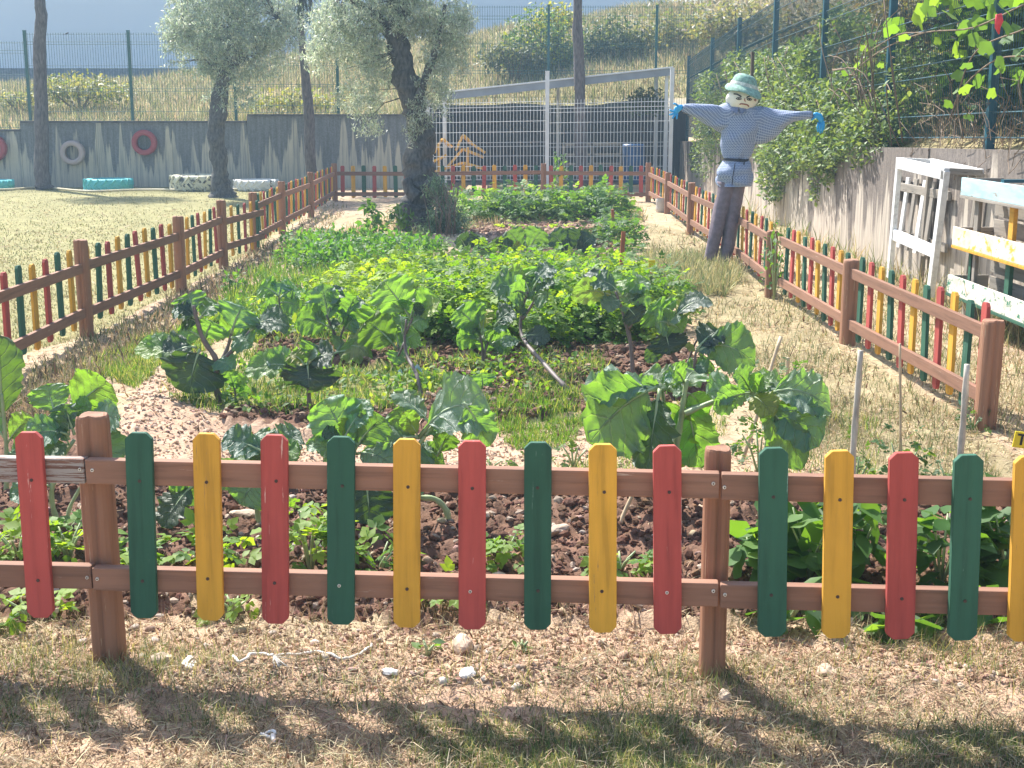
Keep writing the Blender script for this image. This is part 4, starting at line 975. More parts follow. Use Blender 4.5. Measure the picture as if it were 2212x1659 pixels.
glove(1468, 231, -.04, [([(1458, 240, 0), (1451, 240, -.01), (1447, 237, -.02)], .012), ([(1458, 244, 0), (1451, 247, -.01), (1446, 248, -.02)], .012), ([(1460, 246, 0), (1455, 252, -.01), (1453, 256, -.02)], .012),
                         ([(1463, 246, 0), (1462, 253, -.02), (1462, 257, -.03)], .011), ([(1464, 228, 0), (1458, 224, -.02), (1454, 225, -.02)], .012)], sc, [(1475, 231), (1469, 232), (1463, 236), (1460, 242), (1461, 246)])
glove(1760, 249, -.08, [([(1768, 265, 0), (1766, 276, -.01), (1767, 285, 0)], .012), ([(1772, 266, 0), (1771, 278, -.015), (1772, 288, 0)], .0125), ([(1776, 265, 0), (1776, 276, -.015), (1776, 286, 0)], .012), ([(1779, 262, 0), (1780, 272, -.01), (1779, 281, 0)], .011),
                         ([(1764, 252, 0), (1757, 256, -.02), (1753, 260, -.01)], .011)], sc, [(1757, 248), (1763, 249), (1770, 252), (1774, 258), (1774, 266)])

# ================================================================ pallet furniture on the right
pf = thing('timber_stand', 'tall white painted timber stand leaning near the streaked wall', 'frame', (3.7, 12.6, 0)); XF = 3.55
a = lambda px, py, X_=XF: atX(px, py, X_)
L0, L1 = a(1921, 600), a(1943, 345); R0, R1 = a(2009, 640), a(2043, 368)
def pl(nm, p, q, w_, h_, mt='white_paint', up=(1, 0, 0), par=pf): return beam(nm, p, q, w_, h_, M[mt], par, up=up, bev=.005)
pl('leg', L0, L1, .07, .045); pl('leg', R0, R1, .09, .05)
pl('rail', L1 + Vector((.0, .03, -.03)), R1 + Vector((0, -.03, -.03)), .1, .05); pl('rail', a(1926, 505) + Vector((0.01, 0, 0)), a(2018, 545) + Vector((.01, 0, 0)), .1, .045)
XB = 3.84
for p in (L0, L1, R0, R1): pass
for (p, q) in ((L0, L1), (R0, R1)):
    p2 = Vector((XB, p.y, .0)); q2 = Vector((XB, q.y, q.z - .02)); pl('leg', p2, q2, .07, .05, 'grey_wood')
for p in (L1, R1): pl('top_bar', Vector((XF + .02, p.y, p.z - .005)), Vector((XB, p.y, p.z - .02)), .07, .05, 'grey_wood' if p is R1 else 'white_paint', up=(0, 0, 1))
pl('top_bar', Vector((XB, L1.y, L1.z - .02)), Vector((XB, R1.y, R1.z - .02)), .06, .05, 'white_paint')
pg = thing('pallet', 'grey weathered slatted pallet behind the white stand against the wall', 'pallet', (3.85, 12.6, 0))
for i in range(6):
    y = 11.9 + i * .27; beam('slat', (3.80, y, .3), (3.86, y, .98), .095, .02, M['grey_wood'] if i % 2 else M['white_paint'], pg, up=(1, 0, 0), bev=.003)
for z in (.42, .88): beam('rail', (3.85, 11.7, z), (3.85, 13.4, z), .03, .08, M['grey_wood'], pg, up=(0, 0, 1))
pt = thing('pallet_planter', 'stacked pallet planter with peeling pale blue, yellow and green boards', 'planter', (3.65, 10, 0)); XP = 3.42
def tier(zt, h_, y0, y1, mt, low=None):
    beam('front_board', (XP, y0, zt - h_ / 2), (XP, y1, zt - h_ / 2), .03, h_, M[mt], pt, bev=.004)
    if low: beam('bottom_board', (XP + .1, y0, zt - h_ - .012), (XP + .1, y1, zt - h_ - .012), .24, .022, M[low], pt, bev=.003)
    beam('end_board', (XP + .02, y0 - .014, zt - h_ / 2), (XP + .3, y0 - .014, zt - h_ / 2), .022, h_ * .95, M['grey_wood'], pt, bev=.003)
YE = float(atX(2062, 500, XP).y)
zt = lambda px, py: float(atX(px, py, XP).z)
tier(zt(2072, 382), .13, YE - .12, 7.0, 'pale_blue_paint', 'grey_wood'); tier(zt(2066, 490), .14, YE, 7.0, 'cream_yellow', 'yellow'); tier(zt(2058, 595), .14, YE + .05, 7.0, 'cream_green', 'green')
for y, mt, z1, z0 in ((YE - .35, 'grey_wood', 1.0, .0), (YE - 1.05, 'yellow', 1.0, .62), (YE - 1.05, 'green', .6, .2), (YE - .3, 'green', .62, .25), (YE - 1.9, 'grey_wood', 1.0, .0), (YE - 2.7, 'yellow', 1.0, .1)):
    beam('upright', (XP + .05, y, z0), (XP + .05, y, z1), .03, .085, M[mt], pt, up=(0, 1, 0), bev=.003)
for k, z in enumerate((.14, .30, .45, .60, .74, .88, 1.0)): beam('back_board', (XP + .30, YE - .02, z), (XP + .30, 7.0, z), .02, .12, M['grey_wood'], pt, bev=.003)
for y in (YE - .9, YE - 1.6, YE - 2.2): beam('cross_bar', (XP + .01, y, zt(2072, 382) + .012), (XP + .3, y, zt(2072, 382) + .012), .06, .022, M['blue_metal'], pt, up=(0, 0, 1), bev=.002)
for y in (YE - .05, YE - 1.4, YE - 2.8): beam('leg', (XP + .16, y, -.05), (XP + .16, y, .18), .12, .12, M['grey_wood'], pt, up=(0, 1, 0))

# ================================================================ stakes, canes, signs, bits on the ground
def stake(nm, label, top, bot, r, mat, cat='stake', group=None, lean=0.0, nodes=0, sq=False, hide=0):
    q = G(*bot); p = at(top[0], top[1], q.y + lean)
    if sq:
        o = beam(nm, q - Vector((0, 0, .08)), p, r * 2, r * 2, mat, None, up=(0, 1, 0), bev=r * .2)
    else:
        b = MB(); n = 14; pts = []; rad = []
        for i in range(n + 1):
            f = i / n; pts.append((q - Vector((0, 0, .1))).lerp(p, f) + Vector((math.sin(f * 5 + top[0]) * .006, 0, 0))); rad.append(r * (1.0 - .25 * f) * (1.18 if nodes and i % 3 == 0 else 1))
        b.tube(pts, rad, 8); o = b.build(nm, mat, None, True, q)
    tag(o, label, cat, group); return o
CG = 'grey canes standing in the right bed'
stake('cane', 'thick grey cane standing left of the other canes behind the right fence slats', (1856, 757), (1838, 1160), .014, M['cane'], 'cane', CG, nodes=1)
stake('cane', 'thin pale cane rising highest against the side fence rail', (1947, 742), (1940, 1085), .0065, M['stick'], 'cane', CG, nodes=1)
stake('cane', 'dark-tipped grey cane leaning right, nearest the corner post', (2091, 787), (2048, 1180), .0145, M['cane'], 'cane', CG, nodes=1)
stake('stick', 'pale wooden stick slanting up to the right through the kale leaves', (1690, 727), (1582, 1010), .012, M['stick'], 'stick', None, lean=.25)
stake('stick', 'short pale stub of stick standing among the tomato leaves', (1700, 772), (1697, 860), .013, M['stick'], 'stick')
stake('stick', 'slanting stick just behind the front fence near the right post', (1372, 1050), (1318, 1150), .010, M['stick'], 'stick', None, lean=.1)
stake('stake', 'orange-brown stake standing beside the back potato row', (1323, 452), (1328, 532), .017, M['orange_stake'], 'stake', 'orange stakes', sq=True)
stake('stake', 'tallest orange-brown stake leaning right in the potato patch', (1347, 500), (1337, 640), .018, M['orange_stake'], 'stake', 'orange stakes', lean=.1, sq=True)
stake('stake', 'short orange wood stake leaning left of the big olive', (652, 415), (681, 460), .016, M['orange_stake'], 'stake', None, sq=True)
def sign(label, px, py, w_, h_, bot, text=None, yaw=.0, mt='sign_yellow', size=.05, tiltz=0, Y=None):
    q = G(*bot); Y = Y or q.y; c = at(px, py, Y); t = thing('plant_sign', label, 'sign', (c.x, c.y, 0))
    o = link('board', bevbox('board', w_, .008, h_, M[mt], .003), t, c - org(t), (0, tiltz, yaw)); ORG.setdefault(o.name, c)
    beam('stake', (c.x, Y + .015, -.05), (c.x, Y + .015, c.z), .022, .022, M['orange_stake'], t, up=(0, 1, 0))
    if text:
        cu = bpy.data.curves.new('lettering', 'FONT'); cu.body = text; cu.size = size; cu.extrude = .001; cu.offset = size * .022; cu.align_y = 'CENTER'
        tmp = bpy.data.objects.new('tmp', cu); COLL.objects.link(tmp); bpy.context.view_layer.update(); me_ = bpy.data.meshes.new_from_object(tmp.evaluated_get(bpy.context.evaluated_depsgraph_get())); bpy.data.objects.remove(tmp); me_.name = 'lettering'; me_.materials.clear(); me_.materials.append(M['ink']); ob = link('lettering', me_); ob.parent = o; ob.location = (-w_ / 2 + .012, -.0055, 0); ob.rotation_euler = (math.pi / 2, 0, 0)
    return t
sign('small yellow sign on an orange stake in the potato patch', 1408, 574, .065, .10, (1408, 640), None, .3)
sign('yellow plant sign lettered TU, cut by the right edge of the photo', 2251, 956, .235, .066, (2251, 1120), 'TU', .05, tiltz=.14, size=.062)
# white rope
b = MB(); rp = smoothpts([tuple(G(x, y)) for x, y in ((588, 1438), (640, 1432), (690, 1436), (730, 1452), (765, 1450), (785, 1432), (800, 1412), (803, 1405))], 6)
b.tube([Vector((p[0], p[1], gz(p[0], p[1]) + .012)) for p in rp], .0042, 6)
rp = smoothpts([tuple(G(x, y)) for x, y in ((505, 1450), (520, 1465), (545, 1447), (558, 1438), (580, 1440), (592, 1448))], 6); b.tube([Vector((p[0], p[1], gz(p[0], p[1]) + .016)) for p in rp], .0046, 6)
e = Vector(rp[-1]); rr_ = random.Random(4)
for i in range(16):
    d = Vector((rr_.uniform(.0, .06), rr_.uniform(-.07, .01), 0)); b.bar(Vector((e.x, e.y, gz(e.x, e.y) + .016)), Vector((e.x, e.y, gz(e.x, e.y) + .006)) + d, .0012, 3)
o = b.build('rope', M['rope'], None, True, tuple(G(640, 1440))); tag(o, 'frayed white rope lying on the soil in front of the fence', 'rope')
def stone(px, py, sx, sy, sz, mat, label, cat='stone', seed=1, nm='stone', group=None, yaw=0):
    bm = bmesh.new(); bmesh.ops.create_icosphere(bm, subdivisions=3, radius=1)
    for v in bm.verts:
        f = 1 + .5 * (float(vn(v.co.x * 1.7 + seed, v.co.y * 1.7 + v.co.z * 1.3, seed)) - .5) + .15 * (float(vn(v.co.x * 5 + seed, v.co.y * 5 + v.co.z * 4, seed + 2)) - .5); v.co = Vector((v.co.x * sx, v.co.y * sy, v.co.z * sz)) * f
    me = bpy.data.meshes.new(nm); bm.to_mesh(me); bm.free(); me.materials.append(mat); g = G(px, py)
    o = link(nm, me, None, (g.x, g.y, gz(g.x, g.y) + sz * .4), (rr_.uniform(-.2, .2), rr_.uniform(-.2, .2), yaw or rr_.uniform(0, 3))); return tag(o, label, cat, group)
stone(411, 1452, .022, .05, .016, M['plaster_chip'], 'long white chip lying in the straw left of the rope', 'chip', 2, 'plaster_chip', yaw=.2)
stone(1012, 1482, .022, .03, .012, M['plaster_chip'], 'round white chip at the shadow edge under the red slat', 'chip', 3, 'plaster_chip')
stone(845, 1473, .03, .015, .01, M['plaster_chip'], 'small white sliver on the soil below the centre yellow slat', 'chip', 5, 'plaster_chip')
stone(1785, 1472, .04, .028, .016, M['rock'], 'pale flat stone below the right yellow slat', 'stone', 6)
stone(1545 + 20, 1520, .02, .02, .02, M['rock'], 'small round brown stone beside the right fence post foot', 'stone', 7)
stone(350, 1440, .04, .03, .02, M['rock'], 'squarish brown stone left of the white chip near the post', 'stone', 8)
stone(1000, 1420, .05, .03, .025, M['rock'], 'brown stone half buried under the centre red slat', 'stone', 18)
stone(530, 1130, .06, .035, .02, M['rock'], 'flat buff stone on the dark soil behind the third slat', 'stone', 9)
stone(1205, 1170, .05, .03, .02, M['rock'], 'pale stone on the dark soil between green and yellow slats', 'stone', 10)
stone(1070, 1270, .05, .04, .03, M['rock'], 'rounded stone in the dark soil just behind the lower rail', 'stone', 11)
b = MB(); g = G(580, 1598); b.tube([Vector((g.x + .018 * math.cos(t), g.y + .013 * math.sin(t), gz(g.x, g.y) + .016 + .004 * math.sin(t * 2))) for t in [i * .5 for i in range(13)]], .0045, 6); b.tube([g + Vector((.012, -.005, .015)), g + Vector((.02, -.03, .008))], [.008, .004], 6)
o = b.build('snail_shell', M['plaster_chip'], None, True, tuple(g)); tag(o, 'small pale ring-shaped shell in the shaded grass at the bottom', 'shell')
for px, py, lb in ((862, 805, 'white and blue plastic scrap by the kale stem, left one'), (899, 806, 'larger torn blue-white plastic scrap standing upright in the grass')):
    g = G(px, py + 14); b = MB(); s = .05 if px < 880 else .075; vs = [g + Vector(v) * s for v in ((-.5, 0, 0), (.3, .1, 0), (.5, 0, .6), (.1, -.1, 1.3), (-.3, .1, .8), (0, -.25, .5))]
    vs2 = [v + Vector((.004, .012, 0)) for v in vs]; b.add(vs + vs2, [(0, 1, 5), (1, 2, 5), (2, 3, 5), (3, 4, 5), (4, 0, 5), (6, 11, 7), (7, 11, 8), (8, 11, 9), (9, 11, 10), (10, 11, 6), (0, 6, 7, 1), (1, 7, 8, 2), (2, 8, 9, 3), (3, 9, 10, 4), (4, 10, 6, 0)])
    mt = mat_simple('scrap_plastic', (.7, .76, .8), .4, .1, 30, col2=(.03, .3, .6)); o = b.build('plastic_scrap', mt, None, False, tuple(g)); tag(o, lb, 'scrap')
# bottle pot by the right fence
g = G(1428, 458); t = thing('bottle_planter', 'cut plastic bottle pot with a seedling at the foot of the right fence', 'pot', (g.x, g.y, 0))
b = MB(); b.tube([g + Vector((0, 0, z)) for z in (0, .01, .08, .1, .12, .2, .22)], [.07, .085, .09, .082, .09, .09, .085], 14, cap=False); b.build('pot', M['bottle'], t, True)
b = MB(); b.tube([g + Vector((0, 0, .0)), g + Vector((0, 0, .17))], [.075, .078], 12); b.build('soil', M['dark_wood'], t)
# red cloth tied in the vine
c = at(2158, 30, 8.6); b = MB(); b.tube([c, at(2160, 45, 8.6), at(2155, 60, 8.6), at(2158, 74, 8.6)], [.02, .028, .018, .004], 8, .3, flat=.5); o = b.build('red_cloth', M['redcloth'], None, True, tuple(c)); tag(o, 'red cloth tied high in the grapevine at the right edge', 'cloth')
# ================================================================ kale and cabbage
KC = (.15, .25, .20); KC2 = (.15, .25, .15); KC3 = (.15, .27, .10)
def kale_leaf(parent, A, T, wd, roll=0.0, arc=.15, seed=0, colr=KC, cup=.15, ruf=1.0, pet=.16, nm='leaf'):
    """one leaf: petiole, arched midrib, ruffled lobed blade; roll turns the blade about its midrib"""
    r = np.random.default_rng(seed); A = np.array(A, float); T = np.array(T, float); m = T - A; L = np.linalg.norm(m); mh = m / L
    vw = np.array((0, 0, H)) - (A + T) / 2; vw /= np.linalg.norm(vw); s = np.cross(mh, vw); s /= np.linalg.norm(s); n = np.cross(s, mh)
    if n @ vw < 0: n = -n
    if abs(mh[2]) < .8 and (abs(roll) > .3 or seed % 5 < 2): roll = max(abs(roll), .35 + .4 * ((seed * 37) % 10) / 10) * (1 if -s[2] >= 0 else -1)
    c, q = math.cos(roll), math.sin(roll); s, n = s * c + n * q, -s * q + n * c
    if n[2] < -.2 and roll == 0: pass
    nu, nv = 28, 18; U = np.linspace(0, 1, nu + 1); Vv = np.linspace(-1, 1, nv + 1)
    u, v = np.meshgrid(U, Vv, indexing='ij')
    b = np.clip((u - pet) / (1 - pet), 0, 1)
    w = np.clip(np.sin(np.pi * np.clip(b, 0, 1) ** 1.0), 0, 1) ** .50 * (.80 + .28 * b)
    lob = 1 + .05 * np.sin(b * 15 + r.uniform(0, 6) + np.sign(v) * 1.3) + .05 * np.sin(b * 41 + r.uniform(0, 6) + np.sign(v)) + .035 * r.normal(0, 1, (nu + 1, 1)) * (np.abs(v) > .9)
    hw = wd / 2 * w * np.where(np.abs(v) > .55, 1 + (lob - 1) * (np.abs(v) - .55) / .45, 1) + .002
    up = np.array((0, 0, 1.0)); lift = (4 * u * (1 - u)) * arc * L
    amp = wd * .058 * ruf
    k1, k2 = r.uniform(2.2, 3.4), r.uniform(5, 7); p1, p2 = r.uniform(0, 6.3, 2)
    wave = amp * (np.abs(v) ** 1.6) * (np.sin(k1 * 2 * np.pi * b + p1 + np.sign(v) * .9) + .7 * np.sin(k2 * 2 * np.pi * b + p2 + np.sign(v) * 2.1) + .4 * np.abs(v) ** 3 * np.sin(2.1 * k2 * 2 * np.pi * b + p1)) * np.minimum(1, b * 4)
    wave = wave + .035 * wd * (vn(b * 7 + seed, v * 4 + 3, seed) - .5) * 2 * (np.abs(v) > .1)
    cupz = cup * hw * np.abs(v) ** 1.5 - .10 * wd * np.maximum(0, np.sin(b * np.pi * 5 - np.abs(v) * 3)) * .25 * np.abs(v)
    P = A + mh * (u * L)[..., None] + s * (v * hw)[..., None] + up * lift[..., None] + n * (wave + cupz)[..., None]
    gi_ = np.arange(u.size).reshape(u.shape); F = np.stack([gi_[:-1, :-1], gi_[1:, :-1], gi_[1:, 1:], gi_[:-1, 1:]], -1).reshape(-1, 4)
    colr = (.30, .30, .07) if seed % 17 == 3 else colr; col = np.array(colr) * r.uniform(.8, 1.2) * np.array((r.uniform(.85, 1.25), 1, r.uniform(.85, 1.1))); C = np.repeat(col[None], u.size, 0)
    o = mk(nm, P.reshape(-1, 3), F, M['kale'], parent, C, np.stack([u, v], -1).reshape(-1, 2))
    # midrib and petiole
    b_ = MB(); pts = [Vector(A + mh * (t * L) + up * (4 * t * (1 - t) * arc * L) - n * .002) for t in (0, .1, .2, .35, .5, .65, .8)]
    rp = max(.0035, min(.009, wd * .042)); b_.tube(pts, [rp, rp * .9, rp * .8, rp * .62, rp * .45, rp * .3, rp * .15], 6)
    p = b_.build('midrib', M['petiole'], o, True, origin=org(parent)); 
    return o
kn = [100]
def kale(label, base, stem, leaves, cat='kale plant', name='kale_plant', group='kale plants in the vegetable bed', smat='stem_purple', sr=.012, colr=KC, dz=0):
    g = G(*base); g.z = gz(g.x, g.y) - .02; Y = g.y; t = thing(name, label, cat, tuple(g), group)
    for k, sp in enumerate(stem):
        pts = [Vector(g)] if sp[0] == 'b' else []
        sp = sp[1:] if sp[0] == 'b' else sp
        pts += [at(x, y, Y + d) for x, y, d in sp]; sm = smoothpts([tuple(p) for p in pts], 4); r_ = sr * (.7 if k else 1)
        b = MB(); b.tube([Vector(q) for q in sm], [r_ * (1.15 - .6 * i / len(sm)) * (1 + .12 * math.sin(i * 2.1)) for i in range(len(sm))], 8, .12, seed=k); b.build('stem', M[smat], t, True)
    for L_ in leaves:
        ax, ay, tx, ty, wpx, dA, dT = L_[:7]; kw = L_[7] if len(L_) > 7 else {}
        kn[0] += 1; wd = wpx / FP * Y * (1.08 if base[1] > 1000 else 1.55)
        kale_leaf(t, at(ax, ay, Y + dA), at(tx, ty, Y + dT), wd, seed=kn[0], **{**dict(colr=colr), **kw})
    rr = random.Random(kn[0])                                    # the young inner leaves every head carries
    if name == 'kale_plant' and len(leaves) > 5:
        for k in range(6):
            L_ = leaves[rr.randrange(len(leaves))]; kn[0] += 1; a_ = rr.uniform(-2.6, 2.6); ln = rr.uniform(22, 42) * (1.5 if base[1] > 1000 else 1)
            kale_leaf(t, at(L_[0], L_[1], Y + L_[5]), at(L_[0] + ln * math.sin(a_), L_[1] - ln * (.35 + .65 * math.cos(a_)) , Y + L_[5] + rr.uniform(-.08, .1)), ln * rr.uniform(.7, 1.0) / FP * Y, seed=kn[0], roll=rr.uniform(-.9, .9), arc=rr.uniform(.02, .2), colr=(KC, KC2, KC3, (.06, .11, .08))[k % 4])
    return t
D_ = dict
kale('large kale right of centre with huge drooping leaves and a pale broken stalk', (1462, 1120), [('b', (1460, 1020, 0), (1462, 960, 0), (1472, 900, 0), (1476, 865, 0), (1484, 820, 0)), ((1468, 895, 0), (1500, 880, 0), (1560, 862, .02)), ((1458, 990, 0), (1450, 940, -.03), (1440, 900, -.05), (1444, 893, -.05))],
 [(1445, 895, 1262, 905, 175, 0, -.10, D(arc=.22, roll=.35, ruf=1.2)) if False else (1420, 842, 1262, 860, 120, 0, -.05, D_(arc=.12, roll=.9)),
  (1418, 838, 1275, 955, 190, 0, -.16, D_(arc=.10, roll=.25, ruf=1.2)), (1425, 840, 1398, 1020, 120, -.02, -.12, D_(arc=.05, roll=-.5, colr=(.08, .15, .09))),
  (1478, 850, 1512, 1010, 100, .03, .02, D_(arc=.03, roll=.1, colr=KC3)), (1430, 845, 1455, 1015, 120, .05, .05, D_(arc=.05, colr=KC2)), (1460, 850, 1388, 808, 90, .02, .10, D_(arc=.1, roll=.8)), (1470, 845, 1500, 800, 90, .02, .12, D_(arc=.1, roll=.3)), (1480, 830, 1455, 800, 60, 0, -.05, D_(roll=.6, colr=KC3)), (1485, 850, 1525, 900, 60, 0, .05, D_(colr=KC3))],
 smat='stem_green', sr=.015)
kale('kale with broad leaf fan on a long side stalk, above the right fence post', (1640, 1130), [((1480, 893, .0), (1540, 868, .0), (1600, 850, 0)), ('b', (1648, 1000, 0), (1660, 920, 0), (1640, 862, 0))],
 [(1600, 850, 1528, 850, 90, 0, -.05, D_(arc=.12, roll=.6)), (1620, 850, 1540, 885, 60, 0, -.10, D_(arc=.1, roll=.3, colr=KC2)), (1625, 852, 1700, 832, 80, 0, .1, D_(arc=.14, roll=.6)), (1650, 858, 1797, 890, 105, 0, -.04, D_(arc=.22, roll=.35)),
  (1660, 870, 1768, 965, 110, 0, -.14, D_(arc=.14, roll=.15)), (1640, 870, 1732, 1015, 95, -.03, -.12, D_(arc=.18, roll=-.3)), (1620, 855, 1668, 900, 70, 0, -.1, D_(roll=-.4))], smat='stem_green', sr=.010)
kale('centre kale with one big arching leaf behind the yellow slat', (968, 1135), [('b', (965, 1105, 0), (940, 1078, 0), (900, 1070, .0), (880, 1020, 0), (895, 975, 0), (935, 920, 0)), ((880, 1020, 0), (870, 980, 0), (840, 950, 0))],
 [(905, 945, 1062, 900, 150, 0, -.05, D_(arc=.28, roll=.5, ruf=1.0)), (1000, 870, 1056, 965, 85, -.08, -.1, D_(arc=.1, roll=-.4)), (930, 915, 850, 845, 70, .02, .1, D_(arc=.05, roll=.8)), (905, 945, 825, 985, 95, 0, -.1, D_(arc=.16, roll=.4)),
  (900, 960, 850, 885, 80, .04, .08, D_(colr=KC2)), (915, 960, 885, 1010, 90, .0, -.08, D_(arc=.1)), (940, 945, 1010, 905, 45, 0, -.02, D_(colr=(.16, .26, .03), roll=.2)), (945, 985, 975, 935, 60, 0, .0, D_(colr=(.14, .24, .04))), (900, 1000, 960, 1000, 80, .05, .0, D_(colr=KC2)), (880, 1030, 905, 1075, 60, 0, -.1)], smat='stem_green', sr=.012)
kale('kale whose tall rounded leaf stands behind the green slat left of centre', (760, 1150), [('b', (752, 1080, 0), (748, 1010, 0), (760, 960, 0))],
 [(765, 985, 700, 862, 120, 0, .05, D_(arc=.05, roll=.15, ruf=1.1)), (740, 950, 800, 868, 70, 0, .02, D_(arc=.08, roll=.7)), (765, 975, 835, 905, 80, 0, 0, D_(colr=KC2)), (790, 1030, 800, 1135, 125, -.02, -.10, D_(arc=.05, roll=.2, colr=(.05, .10, .075))), (760, 1010, 700, 990, 80, -.02, -.08, D_(colr=KC2)), (770, 980, 850, 1010, 80, 0, -.06), (752, 1000, 660, 960, 60, 0, -.02, D_(roll=.8))], smat='stem_green', sr=.011)
kale('bluish kale between the yellow and red slats left of centre', (560, 1150), [('b', (555, 1080, 0), (560, 1020, 0), (575, 985, 0))],
 [(580, 985, 478, 955, 95, 0, -.05, D_(arc=.12, roll=.75, colr=(.09, .16, .14))), (585, 985, 545, 938, 80, 0, .08, D_(roll=.4)), (590, 985, 650, 935, 85, 0, .02, D_(arc=.1, roll=.6, colr=(.08, .15, .12))), (600, 990, 645, 985, 60, 0, -.08, D_(colr=KC3)), (560, 1030, 520, 1090, 115, -.02, -.10, D_(arc=.08)), (560, 1020, 385, 1085, 80, 0, -.03, D_(arc=.16, colr=KC2)),
  (420, 1045, 350, 1140, 85, -.02, -.1, D_(arc=.08, roll=-.4, colr=(.06, .11, .07))), (555, 1040, 620, 1050, 70, 0, 0, D_(colr=KC2)), (540, 1040, 470, 1030, 70, .04, .02)], smat='stem_green', sr=.011)
kale('blue-green kale directly behind the left front fence post', (140, 1160), [('b', (118, 1110, 0), (112, 1060, 0), (130, 1000, 0), (160, 950, 0)), ('b', (150, 1100, 0), (175, 1050, 0), (190, 1010, 0)), ('b', (190, 1100, 0), (240, 1070, .05))],
 [(150, 905, 240, 830, 110, .05, .08, D_(arc=.15, roll=.1, colr=KC3)), (120, 900, 100, 830, 90, .05, .1, D_(arc=.05, colr=KC2)), (160, 940, 135, 872, 90, 0, 0, D_(arc=.1, roll=.9, colr=(.08, .14, .13))), (150, 940, 50, 950, 80, 0, -.08, D_(arc=.15, roll=.5)), (150, 950, 100, 900, 80, 0, .02, D_(colr=KC2)),
  (190, 940, 262, 905, 80, 0, -.05, D_(arc=.2, roll=.5)), (200, 930, 252, 1010, 85, -.02, -.06, D_(arc=.15)), (150, 960, 90, 990, 60, 0, -.1, D_(roll=.6, colr=(.09, .16, .12))), (115, 1050, 20, 1075, 75, 0, -.05, D_(arc=.12, roll=.4)), (190, 940, 235, 885, 70, 0, .08, D_(roll=.7))], smat='stem_green', sr=.011)
kale('kale with one upright leaf cut by the left edge of the photo', (14, 1090), [('b', (14, 980, 0), (8, 900, 0), (4, 850, 0))],
 [(4, 900, -2, 725, 95, 0, 0, D_(arc=.02, colr=(.06, .11, .07), pet=.05)), (14, 960, 75, 905, 60, 0, .02, D_(colr=KC3)), (14, 950, -60, 900, 90, 0, 0), (18, 990, 85, 945, 60, 0, 0, D_(colr=KC2, roll=.4)), (14, 980, 60, 1000, 70, 0, -.05, D_(colr=KC2))], smat='stem_green', sr=.010)
kale('tall branching kale at mid left with a big bluish hanging leaf', (478, 878), [('b', (470, 850, 0), (462, 820, 0), (468, 780, 0), (440, 735, 0), (425, 690, 0), (418, 660, 0)), ((468, 790, 0), (500, 760, 0), (540, 715, 0)), ((468, 800, 0), (490, 755, .05), (500, 720, .05)), ((466, 810, 0), (430, 780, 0), (415, 765, 0))],
 [(432, 755, 408, 850, 95, 0, -.12, D_(arc=.12, roll=.2, colr=(.055, .10, .085))), (425, 750, 352, 775, 60, 0, -.02, D_(arc=.12, roll=.6, colr=(.09, .15, .13))), (420, 685, 405, 635, 50, 0, .05, D_(roll=.2)), (425, 690, 372, 670, 45, 0, -.02, D_(roll=.8, colr=(.09, .15, .13))), (430, 690, 470, 655, 45, 0, .05, D_(roll=.7)),
  (500, 720, 525, 662, 70, 0, .02, D_(roll=.3)), (540, 715, 560, 690, 60, 0, 0, D_(roll=.6)), (540, 715, 625, 705, 50, 0, -.03, D_(arc=.22, roll=.7, colr=(.08, .14, .12))), (500, 730, 545, 745, 55, 0, -.04, D_(roll=.4)), (440, 735, 385, 715, 60, .05, .1, D_(colr=KC2)), (440, 740, 460, 695, 60, .05, .05, D_(colr=KC2)),
  (415, 765, 290, 755, 40, 0, .02, D_(arc=.06, colr=KC3)), (415, 760, 305, 738, 30, 0, .08, D_(arc=.06)), (480, 735, 520, 700, 50, .1, .12, D_(colr=KC2)), (465, 780, 500, 800, 40, 0, -.08, D_(roll=.4)), (455, 800, 420, 790, 40, 0, 0), (430, 700, 395, 690, 40, 0, .0, D_(colr=(.05, .09, .07)))], sr=.018)
kale('young kale sprig low at the foot of the tall left kale', (510, 878), [('b', (508, 850, 0), (505, 835, 0))],
 [(505, 840, 492, 800, 28, 0, 0, D_(roll=.5)), (505, 842, 535, 815, 22, 0, .02, D_(roll=.3, colr=KC2)), (508, 855, 545, 850, 20, 0, 0, D_(colr=KC3)), (508, 860, 480, 868, 26, 0, -.05, D_(roll=.6)), (506, 850, 515, 830, 22, 0, 0, D_(colr=KC3))], sr=.006)
kale('kale with a crinkled silver drooping leaf on a single short stem', (672, 905), [('b', (668, 870, 0), (666, 830, 0), (664, 790, 0))],
 [(664, 785, 668, 838, 90, 0, -.10, D_(arc=.10, roll=.3, colr=(.075, .12, .11), ruf=1.4)), (664, 785, 722, 770, 60, 0, -.02, D_(arc=.15, roll=.8, colr=(.09, .15, .13))), (660, 790, 625, 765, 45, 0, .02, D_(roll=.6)), (655, 800, 528, 803, 48, .02, 0, D_(arc=.12, colr=KC3)), (655, 795, 575, 775, 40, .04, .04, D_(arc=.1)), (665, 780, 680, 742, 40, 0, .05), (665, 780, 690, 760, 35, 0, 0, D_(colr=KC3))], sr=.013)
